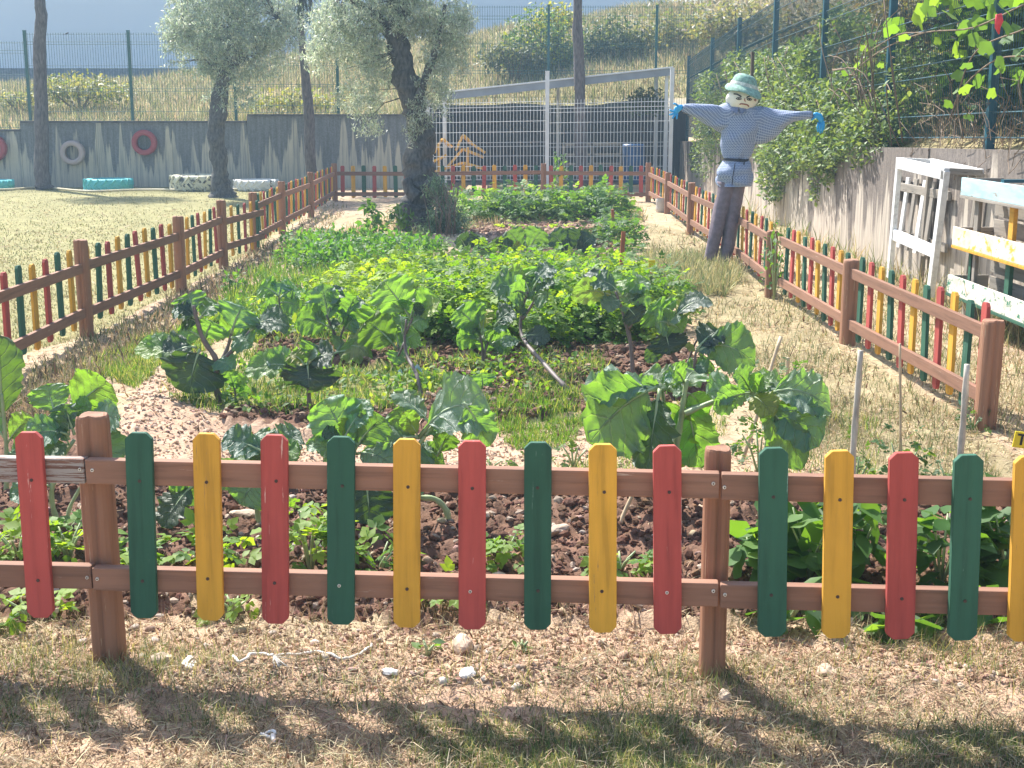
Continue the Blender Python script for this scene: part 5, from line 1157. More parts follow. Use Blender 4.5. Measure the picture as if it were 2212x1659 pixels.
kale('kale with two upright cupped leaves and one arching right, above the silver one', (738, 775), [('b', (728, 740, 0), (718, 710, 0), (705, 680, 0)), ('b', (735, 735, 0), (745, 700, 0), (752, 680, 0))],
 [(712, 705, 695, 612, 55, 0, .02, D_(arc=.03, roll=.6)), (705, 690, 738, 620, 40, 0, .02, D_(roll=.9, colr=(.08, .14, .12))), (738, 700, 770, 640, 75, 0, .02, D_(arc=.06, colr=KC3)), (752, 680, 785, 650, 30, 0, 0, D_(roll=.9)), (715, 710, 640, 690, 48, 0, -.02, D_(arc=.12, colr=KC3)), (745, 715, 765, 690, 50, 0, -.05),
  (730, 765, 795, 768, 62, -.1, -.25, D_(arc=.24, roll=.4)), (725, 765, 745, 740, 40, -.1, 0), (720, 765, 805, 790, 45, -.15, -.2, D_(arc=.2, colr=KC3))], sr=.012)
kale('small kale with one bright backlit leaf at the back left of the bed', (610, 720), [('b', (606, 690, 0), (604, 660, 0), (602, 640, 0))],
 [(602, 640, 560, 618, 38, 0, 0, D_(arc=.12, colr=KC3)), (604, 645, 645, 625, 45, 0, .05, D_(colr=KC3)), (602, 640, 610, 612, 32, 0, .05), (605, 660, 575, 665, 35, 0, -.05, D_(colr=KC2)), (605, 655, 645, 665, 36, 0, -.05, D_(colr=KC2))], sr=.009)
kale('open-topped kale with a tall leaf leaning left, centre of the row', (912, 855), [('b', (900, 810, .1), (880, 770, .25), (874, 730, .3), (878, 690, .3)), ((876, 720, .3), (890, 690, .3), (905, 660, .3)), ((874, 740, .3), (860, 770, .3))],
 [(885, 685, 826, 608, 72, .3, .3, D_(arc=.06, colr=KC2)), (890, 680, 870, 640, 55, .3, .4, D_(colr=KC2)), (895, 680, 945, 640, 48, .3, .3, D_(arc=.1, colr=KC3)), (900, 690, 948, 655, 40, .3, .2, D_(arc=.1, roll=.8)), (885, 690, 900, 655, 50, .3, .3, D_(colr=KC3)), (885, 705, 925, 690, 40, .3, .25, D_(colr=KC2)), (870, 720, 865, 680, 40, .3, .4)], sr=.011)
kale('yellow-green low kale left of the centre stem', (862, 800), [('b', (862, 770, 0), (860, 745, 0))],
 [(858, 755, 788, 695, 68, 0, 0, D_(arc=.10, colr=(.13, .21, .04))), (862, 750, 850, 705, 45, 0, .05, D_(colr=KC3)), (864, 752, 905, 720, 45, 0, 0, D_(colr=KC3)), (862, 760, 885, 745, 40, 0, -.05, D_(colr=KC2)), (862, 760, 850, 785, 30, 0, -.05)], sr=.008)
kale('slender kale with many narrow upright leaves, right of centre', (1045, 812), [('b', (1043, 780, 0), (1042, 750, 0), (1035, 715, 0)), ('b', (1046, 770, 0), (1056, 735, 0), (1068, 710, 0))],
 [(1036, 720, 985, 668, 48, 0, .02, D_(arc=.12, colr=KC2)), (1038, 710, 1020, 662, 42, 0, .05, D_(roll=.5)), (1042, 720, 1050, 668, 35, 0, .05, D_(roll=.6)), (1068, 705, 1112, 672, 42, 0, 0, D_(roll=.7, colr=(.08, .14, .12))), (1060, 720, 1100, 700, 30, 0, -.02, D_(roll=.6)), (1038, 735, 985, 735, 35, 0, 0, D_(arc=.12, colr=KC3)), (1036, 735, 1000, 720, 26, 0, .02, D_(roll=.9)), (1060, 745, 1098, 755, 28, 0, 0),
  (1045, 770, 1050, 735, 30, 0, .02, D_(colr=KC3)), (1060, 745, 1108, 735, 40, 0, 0, D_(colr=KC3))], sr=.011)
kale('kale seedling with one dark cupped leaf at the foot of the slender kale', (1043, 858), [('b', (1043, 845, 0))], [(1043, 850, 1040, 806, 40, 0, 0), (1043, 848, 1064, 830, 30, 0, 0, D_(roll=.5))], sr=.005)
kale('kale on a long bare stem leaning left across the bed', (1248, 872), [('b', (1215, 830, .0), (1170, 780, .3), (1132, 735, .6), (1124, 700, .7), (1132, 655, .7), (1140, 630, .7)), ((1128, 690, .7), (1148, 660, .7), (1165, 630, .7))],
 [(1136, 645, 1062, 625, 60, .7, .6, D_(arc=.2, colr=KC2)), (1138, 635, 1085, 590, 45, .7, .8, D_(colr=KC3)), (1142, 630, 1125, 585, 55, .7, .8, D_(arc=.1, colr=KC3)), (1150, 625, 1200, 580, 42, .7, .7, D_(arc=.2, roll=.8, colr=(.09, .15, .13))), (1160, 630, 1198, 610, 30, .7, .6, D_(roll=.9, colr=(.09, .15, .13))), (1150, 645, 1185, 640, 50, .7, .6, D_(roll=.3)), (1132, 655, 1110, 665, 45, .7, .55, D_(colr=(.05, .09, .06))), (1140, 640, 1100, 640, 50, .7, .5, D_(colr=KC2)),
  (1128, 728, 1188, 735, 34, .6, .5, D_(arc=.12, roll=.3, colr=(.05, .09, .08))), (1128, 738, 1082, 745, 22, .6, .5, D_(arc=.1, roll=.6)), (1150, 632, 1160, 600, 40, .7, .75, D_(colr=KC2))], sr=.013)
kale('tall kale right of centre with bare purple stem and silver-topped leaves', (1368, 835), [('b', (1366, 790, 0), (1362, 740, 0), (1352, 700, 0), (1340, 660, 0), (1330, 630, 0)), ((1358, 710, 0), (1374, 680, 0), (1378, 650, 0))],
 [(1335, 640, 1262, 592, 38, 0, .1, D_(arc=.16, roll=.8, colr=(.09, .15, .13))), (1335, 645, 1235, 635, 40, 0, 0, D_(arc=.12, colr=KC3)), (1340, 635, 1275, 610, 40, 0, 0, D_(arc=.2, roll=.7, colr=(.1, .16, .14))), (1340, 640, 1345, 605, 45, 0, .1, D_(colr=KC3)), (1350, 640, 1400, 605, 38, 0, .05, D_(arc=.1, roll=.5)), (1355, 650, 1405, 640, 36, 0, 0, D_(arc=.1, colr=KC2)), (1355, 665, 1380, 695, 40, 0, -.05, D_(arc=.1, colr=(.06, .09, .06))), (1345, 650, 1300, 665, 35, 0, -.05), (1360, 655, 1372, 625, 34, 0, .05, D_(colr=KC2))], sr=.013)
kale('kale at the right of the row with broad leaves around forked stems', (1478, 838), [('b', (1472, 800, 0), (1450, 760, 0), (1438, 730, 0), (1432, 700, 0)), ('b', (1488, 780, 0), (1500, 745, 0), (1512, 725, 0))],
 [(1440, 700, 1400, 665, 55, 0, .05, D_(arc=.05, colr=KC3)), (1445, 695, 1425, 655, 42, 0, .1, D_(colr=KC2)), (1450, 695, 1540, 655, 40, 0, 0, D_(arc=.22, roll=.8, colr=(.09, .15, .13))), (1460, 690, 1500, 660, 40, 0, .05, D_(roll=.7)), (1436, 715, 1448, 765, 60, 0, -.08, D_(arc=.08, colr=(.06, .085, .06))), (1445, 700, 1475, 720, 45, 0, -.03, D_(colr=KC3)), (1440, 760, 1392, 775, 25, 0, -.02, D_(arc=.1, colr=(.09, .15, .13))), (1445, 700, 1415, 700, 45, 0, -.05, D_(colr=KC2))], sr=.013)
kale('kale with a single long veined leaf reaching right toward the path', (1505, 845), [('b', (1500, 800, 0), (1502, 770, 0), (1505, 755, 0))],
 [(1505, 760, 1632, 790, 78, 0, -.05, D_(arc=.22, roll=.25, colr=KC2)), (1505, 755, 1555, 715, 55, 0, .05, D_(arc=.12, roll=.4, colr=(.05, .09, .07))), (1508, 765, 1545, 755, 30, 0, -.05, D_(roll=.9, colr=(.1, .17, .15))), (1500, 790, 1530, 800, 30, 0, -.05, D_(roll=.4)), (1500, 800, 1480, 790, 30, 0, 0, D_(colr=KC2)), (1500, 810, 1540, 785, 30, 0, .02)], sr=.010)
for i, (bx, lv, lb) in enumerate(((1015, [(1010, 545, 988, 512, 30), (1020, 545, 1040, 508, 34), (1005, 548, 990, 540, 30), (1025, 548, 1062, 535, 30), (1012, 545, 1015, 505, 34)], 'dark cabbage nearest the olive in the back cabbage row'),
        (1085, [(1080, 548, 1062, 520, 26), (1085, 548, 1092, 512, 28), (1090, 550, 1105, 535, 26)], 'smallest cabbage in the back cabbage row'),
        (1135, [(1130, 548, 1095, 500, 36), (1138, 548, 1175, 498, 40), (1132, 548, 1140, 515, 30), (1125, 550, 1105, 535, 26), (1145, 550, 1170, 530, 28)], 'cabbage with two bright spread leaves in the back row'),
        (1235, [(1225, 550, 1188, 505, 36), (1235, 550, 1215, 498, 38), (1240, 548, 1262, 498, 36), (1245, 552, 1285, 512, 36), (1230, 552, 1195, 535, 30), (1245, 552, 1275, 540, 30), (1236, 550, 1238, 500, 36)], 'large dark cabbage at the right end of the back row'))):
    kale(lb, (bx, 556), [('b', (bx, 545, 0))], [(a_, b_, c_, d_, w_, 0, random.uniform(-.15, .15), D_(roll=random.uniform(-.2, .4), colr=(.03, .10, .07) if i != 2 else (.09, .2, .08), ruf=.8)) for a_, b_, c_, d_, w_ in lv], 'cabbage', 'cabbage', 'cabbages in the back row', sr=.012)
# ================================================================ leafy bushes
def ovate(lobes=0):
    if lobes == 0:
        return np.array([(0, 0, 0), (-.2, .25, .03), (.2, .25, .03), (0, .3, -.02), (-.27, .55, .03), (.27, .55, .03), (0, .6, -.03), (0, 1, -.1)]), np.array([[0,3,1],[0,2,3],[1,3,6],[1,6,4],[3,2,5],[3,5,6],[4,6,7],[6,5,7]])
    n = 15; v = [(0, .35, -.02)]
    for k in range(n):
        t = -math.pi / 2 + 2 * math.pi * k / n; r_ = (.50 if k % 3 == 0 else .40) * (1.15 if abs(t - math.pi / 2) < .5 else 1) * (.45 if k == 0 else 1); v.append((r_ * math.cos(t), .42 + r_ * 1.15 * math.sin(t), .03 * math.sin(3 * t)))
    return np.array(v), np.array([[0, 1 + k, 1 + (k + 1) % n] for k in range(n)])
OV, GR = ovate(), ovate(1)
def compound():
    P = []; n = 0
    for (x, y, a, s) in ((0, .55, 0, .52), (0, .5, -1.0, .42), (0, .5, 1.0, .42), (0, .22, -1.15, .34), (0, .22, 1.15, .34)):
        v, f, _ = scatter(OV[0], OV[1], [(x, y, .02 * s)], np.array([a]), np.array([[s * 1.25, s, s]])); P.append((v, f, None))
    V, F, _ = merge(P); return V, F
CP = compound()
def bush_arrays(c, w_, d_, h_, n, size, base, alt, tpl=CP, seed=0, flat=.5, hmin=.15):
    r = np.random.default_rng(seed); a = r.uniform(0, 6.283, n); q = np.sqrt(r.random(n)); x = np.cos(a) * q * w_ / 2; y = np.sin(a) * q * d_ / 2
    z = h_ * (hmin + (1 - hmin) * r.random(n) ** .7) * (1 - .45 * q ** 2)
    yaw = a - math.pi / 2 + r.normal(0, .7, n); s = size * r.uniform(.65, 1.25, n)
    return scatter(*tpl, np.stack([c[0] + x, c[1] + y, c[2] + z], 1), yaw, s, r.normal(-.1, flat, n), r.normal(0, .35, n), tint(base, n, .18, alt, .3))
POT, POT2 = (.11, .23, .045), (.18, .31, .05)
LEAFM = {}
def leaf_mesh(kind, k):
    if (kind, k) not in LEAFM:
        tpl, c = {'potato': (CP, ((.15, .27, .045), (.21, .33, .06), (.10, .21, .045))[k % 3]), 'bean': (OV, ((.07, .17, .04), (.10, .21, .05), (.05, .12, .04))[k % 3]), 'tomato': (CP, ((.06, .13, .045), (.09, .17, .05), (.05, .11, .04))[k % 3]), 'lobed': (GR, ((.09, .2, .05), (.13, .24, .07), (.07, .16, .05))[k % 3]), 'vine': (GR, ((.12, .25, .05), (.15, .27, .07), (.09, .19, .07))[k % 3])}[kind]
        v = np.array(tpl[0]); v = v + np.random.default_rng(k).normal(0, .018, v.shape); LEAFM[(kind, k)] = npmesh('leaf', v, tpl[1], M['foliage'], np.repeat(np.array([c]), len(v), 0))
    return LEAFM[(kind, k)]
def small_plant(label, px, pyb, wpx, hpx, n, size, kind='potato', cat='potato plant', name='potato_plant', group='young potato plants behind the front fence', seed=0, stems=5, dpt=.8, flat=.5):
    if name in ('potato_plant', 'bean_plant'): n = int(n * 1.35); size *= 1.35; hpx *= 1.1
    g = G(px, pyb); g.z = gz(g.x, g.y); Y = g.y; w_ = wpx / FP * Y; h_ = hpx / FP * Y; t = thing(name, label, cat, tuple(g), group); r = random.Random(seed)
    b = MB(); tips = []
    for i in range(stems):
        a = 6.283 * i / stems + r.uniform(-.4, .4); e = g + Vector((math.cos(a) * w_ * .28, math.sin(a) * w_ * .28 * dpt, h_ * r.uniform(.55, .8))); m_ = g.lerp(e, .5) + Vector((0, 0, h_ * .1)); b.tube([g, m_, e], [.006, .005, .003], 5); tips += [m_, e, e]
    b.build('stem', M['stem_green'], t, True)
    for i in range(n):
        a = r.uniform(0, 6.283); q = math.sqrt(r.random()); z = h_ * (.12 + .88 * r.random() ** .7) * (1 - .4 * q * q)
        p = Vector((math.cos(a) * q * w_ * .46, math.sin(a) * q * w_ * .46 * dpt, z)); s = size * r.uniform(.7, 1.25)
        o = link('leaf', leaf_mesh(kind, r.randrange(6)), t, p, (r.gauss(-.05, flat), r.gauss(0, .35), a - math.pi / 2 + r.gauss(0, .6))); o.scale = (s, s, s)
    return t
for k, (px, py, w_, h_, n, sz, lb) in enumerate([(455, 1245, 150, 85, 26, .075, 'potato plant under the yellow slat left of centre, lime coloured'), (672, 1250, 150, 185, 48, .075, 'tallest potato plant between the red and green slats'), (815, 1240, 130, 95, 28, .075, 'potato plant between the green slat and centre yellow slat'),
        (1090, 1240, 100, 85, 20, .07, 'small potato plant between red and green slats right of centre'), (150, 1235, 150, 90, 26, .08, 'potato plant at the foot of the left front post'), (40, 1225, 170, 100, 30, .08, 'potato plant at the left edge below the rail'), (285, 1240, 90, 80, 16, .075, 'potato plant between the left post and the first green slat'),
        (1340, 1265, 120, 60, 14, .06, 'low sprouting potato plant behind the last red slat'), (505, 1330, 110, 60, 12, .06, 'low shaded potato plant beneath the lower rail at left'), (960, 1330, 120, 50, 12, .06, 'flattened potato plant under the lower rail in the centre'), (60, 1330, 160, 70, 18, .07, 'shaded potato plant below the lower rail at the left edge')]):
    small_plant(lb, px, py, w_, h_, n, sz, seed=20 + k)
for k, (px, py, w_, h_, n, sz, kd, lb) in enumerate([(1745, 1290, 170, 200, 44, .085, 'lobed', 'bright lobed leafy plant between the green and yellow slats at right'), (1635, 1280, 130, 130, 26, .085, 'lobed', 'leafy plant just right of the right front post'), (1840, 1300, 180, 230, 50, .085, 'bean', 'dense bean plant behind the right yellow slat'),
        (2030, 1300, 190, 210, 60, .085, 'bean', 'lush bean plant between the last red and green slats'), (2170, 1300, 180, 230, 60, .085, 'lobed', 'leafy bean plant at the right edge below the top rail'), (1700, 1350, 200, 80, 22, .08, 'bean', 'shaded low leaves under the rail right of the post'), (1930, 1370, 150, 60, 16, .08, 'lobed', 'lobed weed poking out under the last red slat'), (2120, 1345, 200, 90, 26, .08, 'bean', 'low leaves under the rail at the right edge')]):
    small_plant(lb, px, py, w_, h_, n, sz, kd, 'bean plant', 'bean_plant', 'leafy bean plants at the right front', seed=50 + k)
for k, (px, py, w_, h_, n, lb) in enumerate([(1640, 1040, 150, 150, 60, 'tomato plant under the broad kale leaves at right'), (1845, 1090, 110, 150, 34, 'tomato plant tied to the thick grey cane'), (1945, 1090, 110, 170, 34, 'tomato plant climbing the thin pale cane'), (2050, 1110, 100, 120, 26, 'tomato plant at the dark-tipped leaning cane'), (1700, 900, 150, 130, 50, 'tomato plant around the short stick stub'), (1895, 1150, 260, 110, 46, 'sprawling tomato plant behind the right rail'),
        (1590, 830, 100, 60, 20, 'small feathery plant beside the long veined kale leaf'), (1060, 1010, 90, 40, 10, 'tiny seedling on the pebbly soil in the middle'), (1240, 1010, 100, 80, 16, 'spindly seedling left of the large kale'), (1210, 1030, 90, 40, 10, 'low seedling behind the green slat on pebbly soil'), (1155, 985, 60, 40, 8, 'little sprout on the pale soil behind the green slat')]):
    small_plant(lb, px, py, w_, h_, n, .055 if py > 950 else .065, 'tomato', 'tomato plant' if k < 6 else 'seedling', 'tomato_plant' if k < 6 else 'seedling', 'tomato plants at the right canes' if k < 6 else 'seedlings in the bed', seed=80 + k, flat=.7, stems=4)
small_plant('upright green weed sprouting on the bare soil before the fence', 925, 1428, 50, 45, 7, .04, 'bean', 'weed', 'weed', None, 101, 3, flat=.6); small_plant('small spiky weed on the soil below the green slat', 1130, 1412, 40, 30, 6, .035, 'bean', 'weed', 'weed', None, 102, 3)
small_plant('tall dry-leaved weed entangled around the broken middle post of the right fence', 1672, 645, 60, 185, 90, .05, 'bean', 'weed', 'weed', None, 140, 7, flat=1.1)
small_plant('green weed clump at the foot of the right near corner post', 2100, 935, 80, 50, 30, .05, 'tomato', 'weed', 'weed', None, 141, 4)
# far seedlings / lettuces
for k, (px, py, lb) in enumerate([(1105, 492, 'pale lettuce left in the far lettuce row'), (1160, 495, 'small pale lettuce in the middle of the far row'), (1215, 494, 'pale lettuce right of the middle in the far row')]):
    small_plant(lb, px, py, 34, 14, 12, .13, 'potato', 'lettuce', 'lettuce', 'lettuces in the far row', seed=110 + k)
# potato mass, far potato row, other green masses
def mass(name, poly, n, h_, size, base, alt, tpl=CP, seed=0, dpt=.45, w_=.5, per=40, flat=.55, hmin=.1, hn=None, label=None, cat=None):
    r = np.random.default_rng(seed); xs = [p[0] for p in poly]; ys_ = [p[1] for p in poly]; P = []
    gp = gpoly(poly); bx = [p[0] for p in gp]; by = [p[1] for p in gp]
    while len(P) < n:
        x = r.uniform(min(bx), max(bx)); y = r.uniform(min(by), max(by))
        if inpoly(np.array([x]), np.array([y]), gp)[0]: P.append((x, y))
    parts = []
    for i, (x, y) in enumerate(P):
        hh = h_ * r.uniform(.6, 1.3) * (hn(x, y) if hn else 1); parts.append(bush_arrays((x, y, gz(x, y)), w_ * r.uniform(.8, 1.2), w_, hh, per, size, base, alt, tpl, seed * 100 + i, flat, hmin))
    V, F, C = merge(parts); o = mk(name, V, F, M['foliage'], None, C, smooth=False); o['kind'] = 'stuff'; o['label'] = label; o['category'] = cat; return o
mass('potato_foliage', [(850, 762), (1100, 768), (1380, 745), (1440, 705), (1400, 690), (1320, 645), (1100, 640), (900, 660)], 100, .46, .09, (.10, .21, .04), (.20, .32, .05), seed=1, per=150, w_=.62, label='thick bank of bright green potato foliage behind the kale', cat='potato foliage')
mass('potato_foliage', [(1000, 640), (1380, 640), (1350, 600), (1250, 590), (1050, 600)], 55, .22, .11, POT, (.15, .27, .035), seed=2, per=45, w_=.7, label='rear part of the potato foliage below the cabbages', cat='potato foliage')
mass('parsley_patch', [(760, 690), (1000, 640), (1010, 610), (900, 590), (780, 600), (700, 640)], 80, .22, .10, (.16, .27, .04), (.25, .36, .05), seed=3, per=45, w_=.5, label='low yellow-green leafy patch left of the potato foliage', cat='leafy patch')
mass('weed_patch', [(430, 700), (560, 640), (800, 640), (880, 700), (880, 755), (560, 748)], 46, .13, .06, (.09, .2, .05), (.2, .3, .07), OV, seed=8, per=50, w_=.45, flat=.9, label='low broad-leaved weeds among the grass left of the potato foliage', cat='weeds')
mass('weed_patch', [(420, 890), (520, 790), (900, 785), (1240, 795), (1250, 860), (900, 895), (640, 915)], 60, .07, .045, (.09, .19, .05), (.2, .29, .08), OV, seed=9, per=40, w_=.3, flat=.9, label='small weeds creeping between the middle kale plants', cat='weeds')
mass('potato_row', [(1000, 482), (1330, 482), (1330, 463), (1000, 463)], 60, .46, .15, (.08, .18, .05), (.15, .26, .07), seed=4, per=45, w_=.75, label='row of potato foliage in front of the back fence', cat='potato foliage')
mass('flower_plants', [(1290, 560), (1345, 560), (1360, 500), (1310, 490)], 12, .34, .10, (.07, .16, .05), (.1, .2, .06), seed=5, per=60, w_=.5, label='tall soft green plants right of the back cabbages', cat='leafy patch')
mass('leafy_patch', [(1370, 690), (1460, 690), (1440, 610), (1360, 600)], 12, .20, .08, (.07, .17, .04), (.1, .2, .05), seed=6, per=50, w_=.45, label='leafy plants around the small yellow sign', cat='leafy patch')
mass('weed_patch', [(640, 520), (900, 530), (950, 545), (900, 560), (680, 590), (630, 560)], 60, .22, .07, (.06, .17, .04), (.1, .22, .05), OV, seed=7, per=60, w_=.5, flat=.9, label='dark green weedy patch in front of the olive', cat='weeds')
for k, (px, py, h_, w_, lb) in enumerate([(805, 520, 95, 50, 'tall feathery weed left of the olive foot'), (1207, 432, 105, 42, 'tall dark weed growing through the back fence'), (865, 505, 75, 50, 'bushy weed at the left foot of the big olive'), (985, 452, 50, 60, 'leafy weed behind the sucker bush'), (985, 725, 90, 70, 'slim weed among the potato plants'), (510, 640, 60, 60, 'low weed beside the left fence path'), (650, 585, 50, 60, 'thin weed on the left of the weedy patch')]):
    small_plant(lb, px, py, w_, h_, 90, .11 if py < 560 else .05, 'bean', 'weed', 'weed', None, 130 + k, 5, flat=1.0)

# ================================================================ grass, straw, clods
def blade(w_=.5):
    return np.array([(-.5, 0, 0), (.5, 0, 0), (-.36, .10, .5), (.36, .10, .5), (0, .42, .96)]), np.array([[0, 1, 3], [0, 3, 2], [2, 3, 4]])
BL = blade()
ST = (np.array([(-.5, 0, 0), (.5, 0, 0), (-.5, .5, .10), (.5, .5, .10), (-.3, 1, .02), (.3, 1, .02)]), np.array([[0, 1, 3], [0, 3, 2], [2, 3, 5], [2, 5, 4]]))
def field(n, x0, x1, y0, y1, seed):      # points spread evenly over the picture, denser near than far, as ground points
    r = np.random.default_rng(seed); px = r.uniform(x0, x1, n); py = r.uniform(y0, y1, n); return Gn(px, py)
def garden_in(X, Y): return (Y > fence_y(X)) & (X > -3.0) & (X < 2.35) & (Y < 24.3)
def masks(X, Y): return {k: inpoly(X, Y, v) for k, v in POLY.items()}
def grass(name, X, Y, hgt_, wid, base, alt, p, mat='grass', lean=.5, seed=0, label=None, cat=None, z=None):
    m = len(X); r = np.random.default_rng(seed); Z = gza(X, Y) if z is None else z; hgt_ = hgt_ * (.45 + 1.1 * fbm(X * 5 + seed, Y * 5, seed, 3))
    s = np.clip(Y / 5.5, .75, 3.2); h_ = hgt_ * r.uniform(.4, 1.3, m); sc_ = np.stack([wid * s * r.uniform(.7, 1.3, m), h_, h_], 1)
    V, F, C = scatter(*BL, np.stack([X, Y, Z - .003], 1), r.uniform(0, 6.28, m), sc_, r.normal(0, lean, m), r.normal(0, .25, m), tint(base, m, .22, alt, p))
    o = mk(name, V, F, M[mat], None, C, smooth=False); o['kind'] = 'stuff'; o['label'] = label; o['category'] = cat; return o
def straws(name, X, Y, ln, wid, base, alt, p, seed=0, label=None, cat=None, tl=.18):
    m = len(X); r = np.random.default_rng(seed); Z = gza(X, Y); s = np.clip(Y / 5.0, .8, 3.5)
    sc_ = np.stack([wid * s * r.uniform(.6, 1.4, m), ln * s ** .5 * r.uniform(.35, 1.4, m), ln * r.uniform(.3, 1.6, m)], 1)
    V, F, C = scatter(*ST, np.stack([X, Y, Z + r.uniform(.001, .012, m)], 1), r.uniform(0, 6.28, m), sc_, r.normal(.05, tl, m), r.normal(0, .3, m), tint(base, m, .2, alt, p))
    o = mk(name, V, F, M['dryfoliage'], None, C, smooth=False); o['kind'] = 'stuff'; o['label'] = label; o['category'] = cat; return o
STR, STR2 = (.58, .47, .31), (.27, .18, .11)
# straw everywhere that is dry
X, Y = field(95000, -250, 2460, 425, 1750, 1); mk_ = masks(X, Y); ok = ~mk_['furrow'] & ~mk_['patch'] & (Y > 2.25)
dens = np.where(mk_['bed'] | mk_['leftbed'] | mk_['row'], .06, np.where(mk_['leftsoil'], .35, np.where(np.abs(Y - fence_y(X)) < .33, .45, np.where(mk_['lawn'], .35, .85)))) * np.where(mk_['grassmid'], .4, 1) * np.clip((fbm(X * 1.7, Y * 1.7, 61) - .25) * 3, .3, 1)
k = ok & (RNG.random(len(X)) < dens); straws('dry_straw', X[k], Y[k], .05, .0028, STR, STR2, .45, 2, 'cut dry straw strewn over the garden floor', 'straw')
X, Y = field(17000, -200, 2420, 1430, 1760, 5); k = fbm(X * 2.5, Y * 2.5, 66) > .42; straws('dry_thatch', X[k], Y[k], .07, .0022, (.50, .42, .28), (.26, .22, .14), .5, 6, 'matted dry grass thatch in front of the fence', 'straw', .35)
# green grass in front of the fence, in uneven tufts
X, Y = field(120000, -200, 2420, 1400, 1760, 7); q = fbm(X * 2.6, Y * 2.6, 67, 4); e = np.clip((fence_y(X) - Y - .16) / .25, 0, 1)
k = (RNG.random(len(X)) < np.clip((q - .42) * 6, .03, 1) * (.05 + .95 * e)); grass('front_grass', X[k], Y[k], .042, .0030, (.095, .15, .065), (.36, .34, .2), .36, seed=8, lean=.8, label='patchy short grass in front of the picket fence', cat='grass')
# tufts around posts and along the fence foot
tx = []; ty = []
for (px, py, n_, s) in ((235, 1455, 900, .16), (1537, 1490, 600, .12), (120, 1400, 260, .14), (330, 1470, 500, .16), (60, 1500, 500, .2), (1030, 1500, 300, .15), (1700, 1540, 400, .2), (2000, 1420, 500, .18), (2150, 1470, 500, .2), (1300, 1520, 300, .2), (700, 1500, 300, .2)):
    g = G(px, py); tx.append(RNG.normal(g.x, s, n_)); ty.append(RNG.normal(g.y, s * .6, n_))
tx = np.concatenate(tx); ty = np.concatenate(ty); grass('post_grass', tx, ty, .07, .0026, (.12, .17, .075), (.38, .33, .2), .45, seed=9, lean=.6, label='longer grass tufts around the front posts', cat='grass')
X, Y = field(2600, -200, 2420, 1330, 1450, 10); grass('fence_foot_weeds', X, Y, .09, .0022, (.36, .28, .18), (.18, .2, .09), .35, 'dryfoliage', .5, 11, label='thin dry stalks along the fence foot', cat='grass')
# lush grass in the bed middle and centre
def polyfield(n, poly, seed):
    x0, x1 = min(p[0] for p in poly), max(p[0] for p in poly); y0, y1 = min(p[1] for p in poly), max(p[1] for p in poly)
    r = np.random.default_rng(seed); px = r.uniform(x0, x1, n); py = r.uniform(y0, y1, n); jx = (fbm(px / 60, py / 40, 5) - .5) * 60; jy = (fbm(px / 60, py / 40, 6) - .5) * 30
    k = inpoly(px + jx, py + jy, poly); return Gn(px[k], py[k])
GG, GY_ = (.12, .24, .03), (.24, .32, .05)
X, Y = polyfield(34000, [(340, 860), (420, 770), (560, 745), (1000, 760), (1300, 790), (1340, 850), (1200, 890), (900, 900), (640, 925), (400, 900)], 12); k = (fbm(X * 3, Y * 3, 70) > .44) & (fbm(X * 9, Y * 7, 77, 3) > .45)
grass('bed_grass', X[k], Y[k], .075, .0045, (.10, .19, .035), (.36, .35, .17), .35, seed=13, lean=.95, label='bright grass growing between the kale plants', cat='grass')
X, Y = polyfield(30000, [(480, 640), (640, 530), (720, 545), (960, 555), (1010, 600), (960, 640), (850, 700), (880, 755), (560, 745), (430, 700)], 14)
k = fbm(X * 7, Y * 5, 78, 3) > .43; grass('bed_grass', X[k], Y[k], .12, .0050, (.09, .19, .035), (.24, .31, .07), .35, seed=15, lean=.8, label='long yellow-green grass left of the potato foliage', cat='grass')
X, Y = polyfield(15000, [(180, 800), (250, 760), (420, 690), (480, 730), (360, 800), (290, 850)], 16); grass('bed_grass', X, Y, .07, .0045, (.14, .23, .05), (.4, .38, .16), .35, seed=17, lean=.6, label='light green grass on the mound beside the left fence', cat='grass')
X, Y = polyfield(9000, [(1030, 880), (1220, 860), (1300, 930), (1240, 990), (1080, 960)], 18); k = fbm(X * 5, Y * 5, 72) > .5; grass('bed_grass', X[k], Y[k], .06, .004, GG, (.3, .33, .1), .3, seed=19, lean=.6, label='sparse grass tufts on the pebbly soil at centre', cat='grass')
X, Y = polyfield(7000, [(1180, 870), (1560, 880), (1560, 1010), (1700, 1010), (1700, 880), (1900, 900), (1900, 1040), (1200, 1040)], 20); k = fbm(X * 4, Y * 4, 73) > .52; grass('bed_grass', X[k], Y[k], .06, .004, (.13, .22, .06), (.38, .36, .18), .4, seed=21, lean=.6, label='thin grass around the big kale and canes', cat='grass')
